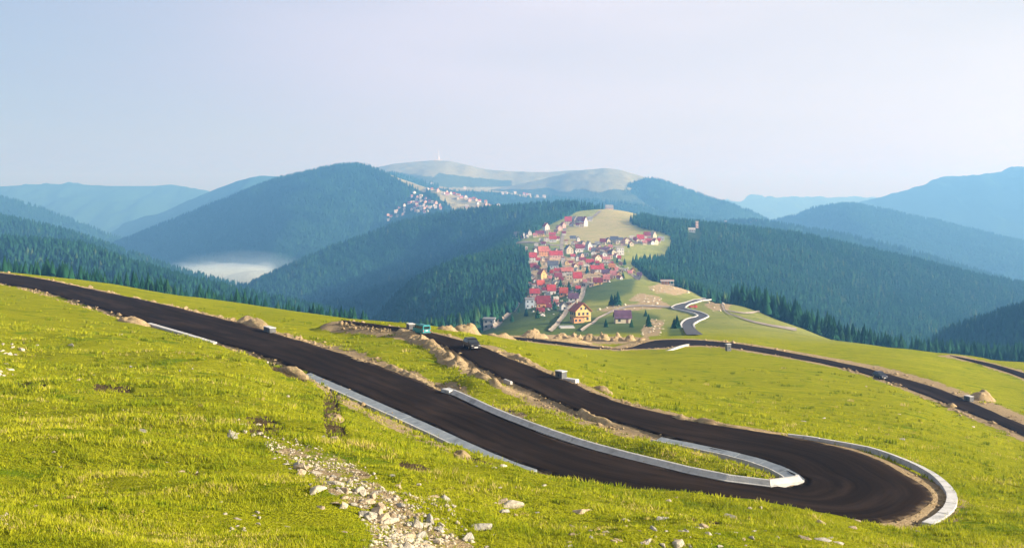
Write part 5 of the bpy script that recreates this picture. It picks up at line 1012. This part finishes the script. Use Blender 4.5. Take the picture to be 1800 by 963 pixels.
VILLAGE = [
 (909,417,11,8,'slate','grey','side','slate roofed house at the upper left tip of the village'),(906,424,10,5,'pale','white','flat','low white shed below the slate roofed house at the village tip'),(920,419,8,9,'grey','white','gable','left one of two white gabled houses by the forest edge'),(931,414,8,9,'grey','white','gable','right one of two white gabled houses by the forest edge'),
 (949,416,16,9,'maroon','yellow','side','long yellow house with a dark red roof at the upper left'),(960,406,11,13,'red','white','gable','tall white house with a red roof standing highest at the left forest edge'),(957,413,6,6,'pale','white','flat','small white annex below the tall white house'),(971,417,12,7,'red','pink','side','red roofed house left of the village street, upper one of two'),(972,426,13,10,'red','white','side','red roofed house with a white gable left of the village street, lower one of two'),
 (983,406,11,9,'pink','pink','gable','pink house with a faded red roof left of the upper street'),(990,401,8,10,'red','pink','gable','narrow red roofed house just left of the cream row'),(999,396,13,14,'red','cream','side','cream house with a red roof, left end of the top row'),(1011,394,11,13,'pale','beige','gable','beige block in the middle of the top row'),(1020,394,9,12,'purple','grey','side','purple roofed house in the top row'),(1028,398,9,16,'red','white','gable','tall red roofed house at the right end of the top row'),(1037,389,9,7,'grey','white','side','small grey roofed house beyond the top row'),
 (1071,367,15,10,'grey','pink','side','lone pinkish building on the bare hilltop'),(1016,424,6,7,'pale','white','gable','tiny white house alone under the dry meadow'),(1007,421,11,5,'slate','grey','side','low dark roofed barn under the dry meadow'),(1015,432,14,6,'pink','beige','flat','flat pinkish roofed building below the dry meadow'),(1035,440,10,15,'pale','white','gable','tall white twin gabled house in the middle of the village'),(1018,443,14,12,'maroon','white','side','white house with a dark red roof left of the tall white one'),
 (1000,446,15,14,'slate','cream','gable','cream gabled house with a dark slate roof right of the street'),(955,450,20,15,'salmon','orange','side','big orange brick house with a salmon roof'),(977,455,25,12,'red','pink','side','long house with a bright red roof below the street'),(937,460,14,14,'red','white','side','red roofed house at the left forest edge, upper one'),(937,475,13,12,'maroon','cream','side','dark red roofed house at the left forest edge, lower one'),(921,443,13,8,'pale','pink','flat','pale pink low building against the left forest'),
 (1015,459,8,9,'grey','white','gable','small white gabled house below the slate roofed one'),(1024,461,12,7,'maroon','beige','side','low maroon roofed house in the village centre'),(1031,451,8,5,'grey','white','flat','small white flat building in the village centre'),(1050,433,9,7,'grey','white','side','small white house at the left of the upper right row'),(1060,431,11,10,'maroon','cream','side','maroon roofed house, first of the dark roofs in the upper right row'),(1069,429,8,10,'purple','cream','gable','purple roofed gable in the upper right row'),
 (1080,427,15,10,'slate','cream','side','blue grey roofed house in the upper right row'),(1091,426,9,7,'slate','white','side','dark grey roofed small house in the upper right row'),(1101,428,11,9,'orange','cream','gable','cream house with an orange roof in the upper right row'),(1111,423,9,7,'pale','white','side','white house at the right of the upper right row'),(1126,427,13,13,'red','white','side','crimson roofed house, leftmost of the right hand cluster by the forest'),(1138,420,12,11,'maroon','pink','side','dusky red roofed house at the back of the right hand cluster'),(1149,420,9,12,'pale','cream','gable','cream gabled house at the back of the right hand cluster'),
 (1140,429,11,8,'red','pink','side','low red roofed house at the front of the right hand cluster'),(1152,430,9,10,'pink','cream','gable','pinkish house at the front right of the right hand cluster'),(1162,423,11,6,'grey','grey','side','grey house at the far right of the right hand cluster'),(1044,445,8,8,'slate','grey','side','dark slate roof just right of the tall white twin gabled house'),(1053,445,11,9,'brown','pink','side','brown roofed house in the middle right of the village'),(1065,444,13,8,'purple','pink','side','dark purple roof in the middle right of the village'),(1078,448,10,9,'brown','cream','gable','cream house with a brown roof beside the big white block'),
 (1090,448,14,12,'pale','white','flat','big white block of a house at the right forest edge'),(1062,452,11,8,'pale','white','gable','jumbled white house below the purple roof'),(1049,460,15,11,'orange','cream','gable','pale gable with an orange roof right of the village centre'),(1066,460,14,7,'pink','beige','side','low pinkish roofed house right of the pale gable'),(1066,466,15,5,'pale','cream','flat','wide low pale building on the right side'),(1076,474,12,10,'orange','yellow','side','ochre yellow house on the right side of the village'),(1037,465,15,9,'red','pink','side','red roofed house left of the long bright roof'),
 (1050,478,25,11,'red','white','side','long bright red roof in the right half of the village'),(1064,484,13,10,'purple','pink','side','magenta purple roof at the end of the long bright red roof'),(1113,480,9,9,'orange','peach','gable','peach cabin alone at the right forest edge'),(1099,476,11,4,'pale','white','flat','white low shed left of the peach cabin'),(1078,489,11,13,'pink','cream','side','cream house with a faded red roof near the grassy knoll'),(1087,487,9,9,'salmon','peach','gable','peach house with a salmon roof next to the knoll'),(1066,496,12,13,'pink','pink','side','pale pink house at the knoll, left of the cream one'),
 (1051,501,16,12,'maroon','yellow','side','maroon roofed house with a yellow wall beside the dirt track'),(1124,487,9,8,'purple','grey','side','dark roofed hut beyond the peach cabin'),(953,490,14,17,'salmon','yellow','gable','narrow yellow house with a salmon roof at the left edge'),(981,480,13,8,'red','pink','side','red roof at the left end of the salmon one'),(981,491,14,11,'maroon','cream','side','cream house with a maroon roof in the middle left'),(997,481,22,10,'salmon','beige','side','long salmon coloured roof in the middle of the village'),(1001,491,11,11,'pale','cream','flat','cream block under the long salmon roof'),
 (1015,496,16,17,'red','cream','side','large crimson roofed house left of the dirt track bend'),(996,465,8,8,'pale','yellow','gable','small pale yellow hut in the middle of the village'),(972,472,20,13,'slate','pale blue','side','dark roofed building with pale blue walls under the long bright roof'),(950,506,14,13,'orange-red','pink','side','orange red roofed house at the left edge, above the wide maroon roof'),(940,521,18,13,'red','pink','side','red roofed house against the lower left forest'),(969,518,16,17,'red','white','side','white house with a bright red roof in the lower village'),(991,521,15,15,'orange-red','orange','side','orange house with an orange red roof in the lower village'),
 (955,542,25,21,'maroon','orange','side','wide maroon roofed house with orange brick walls'),(931,542,17,18,'grey','pale blue','flat','pale blue flat roofed house with a dark window band by the forest'),(1008,530,18,14,'purple','white','side','dark purple roofed house beside the wide dirt track'),(991,545,14,14,'grey','white','gable','unfinished white house beside the wide dirt track'),(950,550,14,8,'maroon','pink','side','small maroon roofed porch house in front of the wide maroon roof'),(961,517,8,5,'pale','cream','flat','tiny cream shed left of the white house in the lower village'),
 (1095,568,30,21,'purple','cream','side','cream house with a dark maroon roof nearest to the earth heaps'),(860,578,21,19,'grey','grey','flat','grey boxy building alone at the lower left forest edge'),
 (1225,401,5,11,'pale','pink','flat','slim pink building rising from the right hand forest'),(1216,408,14,6,'pale','white','side','low white house in the right hand forest'),]
for h_ in VILLAGE:
    dm = 1150 if h_[1] < 470 else 700 if h_[1] < 510 else 470
    house(*h_, dmin=dm)
FILL = [(915,421),(926,419),(941,417),(965,413),(978,410),(1005,398),(1016,398),(1023,399),(1006,432),(1025,432),(1027,438),(1042,436),(1040,443),(1085,430),(1095,431),(1106,425),(1117,424),(1121,427),(1133,424),(1144,424),(1156,427),(1146,430),(1133,430),(1058,447),(1071,448),(1083,452),(1056,456),(1072,455),(1044,452),(1022,452),(1008,455),(985,447),(963,446),(946,455),(962,461),(989,460),(1003,464),(1010,470),(1030,470),(1043,470),(1058,471),(1071,479),(1084,477),(1060,489),(1072,491),(1090,491),(1058,496),(1022,487),(990,487),(1007,485),(970,482),(960,488),(966,492),(975,500),(988,503),(1002,505),(957,512),(984,512),(978,528),(1000,538),(940,530),(968,530),(1108,483),(1092,479)]
while len(FILL) < 118:
    a, b = random.uniform(925, 1150), random.uniform(405, 545)
    if inpoly(np.array([a]), np.array([b]), VIL)[0] and not inpoly(np.array([a]), np.array([b]), DRY)[0] and min(((a - h_[0]) / 1.2) ** 2 + ((b - h_[1]) * 1.2) ** 2 for h_ in VILLAGE + FILL) > 34: FILL.append((a, b))
for i, (a, b) in enumerate(FILL):
    r_ = ['red','pale','maroon','grey','pink','salmon','pale','purple','brown','red'][(i * 7) % 10]; w_ = ['white','cream','pink','white','beige'][(i * 3) % 5]
    house(a + random.uniform(-1, 1), b + random.uniform(-.5, .5), random.uniform(5.5, 9), random.uniform(5, 7.5), r_, w_, ['side','gable','side','flat'][i % 4], f'small {w_} house with a {r_} roof in the {"upper" if b < 440 else "middle" if b < 480 else "lower"} part of the crowded village', 1150 if b < 470 else 700, None, 'small houses filling the village')
# the big yellow house in front
def yellow_house():
    p = hit(1026, 566, 480); s = p[1] / F; e = empty('house', tuple(p), R(22)); tag(e, 'tall yellow house with an orange gable roof nearest to the dirt heaps', 'house')
    w, d, eh, rh = 8.6, 7.2, 5.8, 3.9
    wl, rf = gable_meshes(d, w, eh, rh, 0.7, M_WALL['yellow'], M_ROOF['salmon']); W_ = link('wall', wl, e, (0, 4, 0), (0, 0, math.pi/2)); ro = link('roof', rf, e, (0, 4, 0), (0, 0, math.pi/2))
    link('chimney', CHIM, ro, (1.5, 1.2, eh + rh * 0.4), (0, 0, 0), (0.8, 0.8, rh * 0.6 + 0.8))
    y0 = 4 - d/2 - 0.03
    for x, z, ww, hh in ((-2.4, 3.5, 1.2, 1.4), (0.0, 3.5, 1.2, 1.4), (2.4, 3.5, 1.2, 1.4), (-1.2, 6.3, 1.0, 1.2), (1.2, 6.3, 1.0, 1.2), (2.4, 0.9, 1.2, 1.4), (0, 0.9, 1.2, 1.4)): link('window', WINM, e, (x, y0, z), (0, 0, 0), (ww, 1, hh))
    for y in (2, 4.5, 6.5):
        for z in (0.9, 3.5): link('window', WINM, e, (-w/2 - 0.03, y, z), (0, 0, math.pi/2), (1.1, 1, 1.3))
    link('door', DOORM, e, (-2.4, y0, 0), (0, 0, 0), (1.2, 1, 2.2))
    MB().box(-w/2 - 2.2, -0.8, y0 - 2.6, y0 - 0.1, -2.5, 2.3, 0.08).build('porch', M_WALL['orange'], e)
    for x in (-5.4, -3.2): link('window', WINM, e, (x, y0 - 2.63, 0.7), (0, 0, 0), (1.1, 1, 1.2))
    MB().box(-w/2 + 0.4, w/2 - 0.4, y0 - 1.2, y0 - 0.05, 3.0, 3.15).build('balcony', M_WALL['orange'], e)
yellow_house()
# frame of a building going up on the knoll
p = hit(1173, 501, 800); e = empty('unfinished_building', tuple(p), R(-8)); tag(e, 'unfinished concrete frame building on the grassy knoll', 'building')
for z in (0.1, 3.0): MB().box(-5.6, 5.6, 0, 6, z, z + 0.3).build('floor_slab', M_CONC, e)
for x in (-5, -2.5, 0, 2.5, 5):
    for y in (0.3, 5.6): MB().box(x - 0.2, x + 0.2, y - 0.2, y + 0.2, -2, 2.998).build('pillar', M_CONC, e)
MB().box(-5.2, 1.5, 1.2, 5.0, 0.41, 2.9).build('wall', M_WALL['orange'], e); MB().box(-5.6, 5.6, 5.75, 6, 3.31, 4.1).build('parapet', M_WALL['pink'], e)
p = hit(998, 577, 440); e = empty('foundation_slab', tuple(p), R(8)); tag(e, 'flat concrete foundation on the grass left of the yellow house', 'foundation')
MB().box(-3.4, 3.4, 0, 4.0, -1.5, 0.5, 0.05).build('slab', M_CONC, e); MB().box(-3.4, 3.4, 3.8, 4.0, 0.503, 1.0).build('upstand', M_CONC_SHADE, e)
# small red lorry on the winding road
p = hit(1218, 543.5, 480); e = empty('lorry', (p[0], p[1], p[2] + 0.5), R(10)); tag(e, 'small red lorry parked in a bend of the winding village road', 'lorry')
loft([ring(1.0, 0.95, 0.5, 1.9, 0.08), ring(1.2, 1.0, 0.45, 2.1, 0.1), ring(1.9, 1.0, 0.45, 2.1, 0.1), ring(2.4, 0.95, 0.5, 1.4, 0.05)], 'cab', M_ROOF['orange-red'], e)
MB().box(-2.4, 0.9, -1.0, 1.0, 0.75, 1.6, 0.05).build('cargo_bed', M_ROOF['orange-red'], e); pane(e, 'windscreen', [(2.36,-0.8,1.4),(2.36,0.8,1.4),(1.95,0.78,2.0),(1.95,-0.78,2.0)], (0.8,0,0.5)); wheels(e, (-1.5, 1.6), 0.95, 0.42)

# far villages: small houses with walls and roofs only
def on_hill(H, lift=0.0):
    ok = H['v'] > -40
    def f(px, py):
        dd = (H['px'] - px) ** 2 + (H['py'] - py) ** 2 + np.where(ok, 0, 1e9); i = np.unravel_index(int(np.argmin(dd)), dd.shape); y = H['y'][i]
        return np.array([(px - CX) / F * y, y, H['z'][i] + lift])
    return f
F_L = [(135,690),(245,800),(235,735),(290,745),(290,655),(380,690),(400,645),(450,590),(540,620),(540,680),(510,730),(410,760),(540,540),(630,520),(665,475),(715,490),(725,295),(685,385),(790,390),(855,345),(850,395),(770,435),(940,430),(775,510),(825,470),(870,465),(935,470),(790,565),(850,560),(910,540),(915,590),(855,600),(680,635),(735,605),(750,635),(800,650),(860,635),(920,680),(965,555),(1010,580),(1050,575),(1070,490),(1135,490),(1015,490),(1100,540),(1130,560),(1210,550),(1220,605),(975,630)]
F_R = [(10,180),(75,185),(155,205),(235,245),(290,215),(295,260),(345,255),(395,240),(430,225),(460,270),(450,315),(500,300),(560,280),(570,325),(610,345),(625,330),(710,330),(735,360),(730,390),(850,355),(850,400),(820,460),(730,440),(580,435),(1030,410),(680,320),(900,410),(760,340)]
F_B = [(1095,240),(1145,235),(1445,190),(1400,180),(1480,245),(1590,230),(1690,255),(75,80),(550,140),(1270,225)]
S_big = on_hill(h_big)
for i, (a, b) in enumerate(F_L):
    r_ = ['pale','grey','pink','maroon','pale'][i % 5]; house(660 + a / 10.7, 310 + b / 10.7 + 2, random.uniform(4, 6.5), random.uniform(4, 5.5), r_, ['white','white','pink','cream'][i % 4], 'side' if i % 2 else 'gable', f'small {["white","white","pink","cream"][i % 4]} house with a {r_} roof in the far cluster below the ridge meadow', surf=S_big, group='houses of the far cluster', detail=False)
for i, (a, b) in enumerate(F_R):
    r_ = ['salmon','pink','red','pale','orange'][i % 5]; house(750 + a / 8.18, 310 + b / 8.18 + 2, random.uniform(4.5, 7), random.uniform(4, 6), r_, ['white','cream','pink'][i % 3], 'side' if i % 2 else 'gable', f'small {["white","cream","pink"][i % 3]} house with a {r_} roof in the far row along the ridge meadow', surf=S_big, group='houses of the far ridge row', detail=False)
S_fr = on_hill(h_front)
for i, (a, b) in enumerate(F_B):
    house(750 + a / 8.18, 310 + b / 8.18 + 2, random.uniform(4, 6), random.uniform(3.5, 5), 'pink' if i in (2, 3) else 'pale', 'white', 'side', 'tiny pale house on the wooded slope below the grassy dome', surf=S_fr, group='houses below the grassy dome', detail=False)
S_r3 = on_hill(h_right3)
for i, (a, w_) in enumerate([(1267,5),(1276,6),(1284,7),(1294,9),(1306,8),(1320,9),(1332,6)]):
    house(a, 391, w_, [5, 7, 5, 5.5, 4.5, 4.5, 6][i], ['pale','grey','salmon','salmon','grey','pink','salmon'][i], ['white','white','pink','cream','pale blue','pink','cream'][i], 'side', 'distant house in the row on the right, ' + ['leftmost and small white','tall white second from left','pinkish third from left','wide cream middle','pale blue third from right','pinkish second from right','rightmost cream'][i], surf=S_r3, detail=False)
# mast on the summit
q = on_hill(h_tower)(771, 283); e = empty('radio_mast', (q[0], q[1], q[2])); tag(e, 'thin white mast on the summit of the far grassy mountain', 'mast')
MB().cyl((0, 0, -2), (0, 0, 1), 5.0, 3.2, 26, 8).build('lower_tower', M_WALL['white'], e); MB().cyl((0, 0, 24.01), (0, 0, 1), 2.6, 1.2, 36, 6).build('antenna', M_WALL['white'], e)
q2 = MB(); q2.box(-22, 16, -6, 6, -6, 5.5, 0.3); tag(q2.build('mast_station', M_WALL['white'], None, (q[0] + 4, q[1] - 12, q[2])), 'low white station building at the foot of the mast', 'building')

# bushes and young spruces in the village gardens
TW = [(900,566),(925,556),(912,549),(945,560),(975,545),(1075,538),(1081,536),(1086,538),(1135,556),(985,506),(1000,512),(972,494),(925,500),(930,482),(948,470),(965,480),(985,470),(1020,474),(1032,480),(1040,470),(1085,462),(1098,466),(1095,490),(1010,450),(985,452),(965,435),(940,436),(1105,436),(1075,436),(1140,575),(1185,583),(1190,578),(1065,575),(1110,575),(870,572),(880,566)]
for i, (a, b) in enumerate(TW):
    p = hit(a, b, 1150 if b < 470 else 700 if b < 510 else 460); s_ = random.uniform(5, 9) * (0.8 if b > 540 else 1.1); e = empty('spruce_tree', tuple(p - np.array([0, 0, 0.3])), random.uniform(0, 6)); e.scale = (s_ * 1.5, s_ * 1.5, s_)
    link('crown', random.choice(CROWNS), e); link('trunk', TRUNK, e); tag(e, f'{"larger" if s_ > 7.4 else "small"} dark spruce standing {"on the grass in front of" if b > 540 else "among"} the {"lower" if b > 500 else "upper"} village houses', 'tree', 'garden spruces in the village')

# ------------------------------------------------------------------ mist in the valley and the haze over everything
def vol_mat(name, color, density, aniso=0.0, absorb=(1, 1, 1)):
    m = bpy.data.materials.new(name); m.use_nodes = True; t = m.node_tree; t.nodes.remove(t.nodes['Principled BSDF']); v = t.nodes.new('ShaderNodeVolumePrincipled')
    v.inputs['Color'].default_value = (*color, 1); v.inputs['Density'].default_value = density; v.inputs['Absorption Color'].default_value = (*absorb, 1); v.inputs['Anisotropy'].default_value = aniso
    t.links.new(v.outputs['Volume'], t.nodes['Material Output'].inputs['Volume']); return m
def mist(label, spec, density, scale):
    bm = bmesh.new()
    for px, py, D, rx, ry, rz in spec:
        p = P(px, py, D); bmesh.ops.create_icosphere(bm, subdivisions=3, radius=1.0, matrix=Matrix.Translation(Vector(p)) @ Matrix.Diagonal((rx, ry, rz, 1)))
    m = vol_mat('valley_mist', (0.50, 0.72, 1.0), density, 0.0, (0.55, 0.8, 1.0)); t = m.node_tree; v = [n_ for n_ in t.nodes if n_.type == 'PRINCIPLED_VOLUME'][0]
    # thin out towards the edge of the bank and break it up
    tc_ = t.nodes.new('ShaderNodeTexCoord'); ln = t.nodes.new('ShaderNodeVectorMath'); ln.operation = 'DISTANCE'; ln.inputs[1].default_value = (0.5, 0.5, 0.5); t.links.new(tc_.outputs['Generated'], ln.inputs[0])
    nz_ = t.nodes.new('ShaderNodeTexNoise'); nz_.inputs['Scale'].default_value = scale; nz_.inputs['Detail'].default_value = 3; t.links.new(tc_.outputs['Generated'], nz_.inputs['Vector'])
    sb = t.nodes.new('ShaderNodeMath'); sb.operation = 'MULTIPLY_ADD'; t.links.new(nz_.outputs['Fac'], sb.inputs[0]); sb.inputs[1].default_value = -0.5; t.links.new(ln.outputs['Value'], sb.inputs[2])
    mr_ = t.nodes.new('ShaderNodeMapRange'); mr_.inputs['From Min'].default_value = 0.26; mr_.inputs['From Max'].default_value = -0.02; mr_.inputs['To Min'].default_value = 0; mr_.inputs['To Max'].default_value = density; t.links.new(sb.outputs[0], mr_.inputs['Value'])
    t.links.new(mr_.outputs['Result'], v.inputs['Density'])
    me = bpy.data.meshes.new('mist'); bm.to_mesh(me); bm.free(); me.materials.append(m)
    return tag(link('mist', me), label, 'mist', kind='stuff')
mist('bank of white mist lying in the left valley', [(335,472,2720,80,120,24),(395,482,2690,120,150,27),(455,494,2650,90,130,24)], 0.009, 6.0)
mist('thin blue mist filling the valley above the white bank', [(420,478,2680,200,200,55)], 0.0016, 3.0)
mist('small puff of mist rising at the right end of the bank', [(462,480,2620,42,80,28)], 0.009, 3.0)

hz = MB(); hz.box(-17500, 17500, -200, 17700, -434, 260)
ho = hz.build('haze', vol_mat('haze_air', (0.125, 0.35, 0.77), 0.00025, 0.2, (0.77, 0.56, 0.36))); tag(ho, 'pale blue haze filling the air over the valleys', 'haze', kind='stuff')
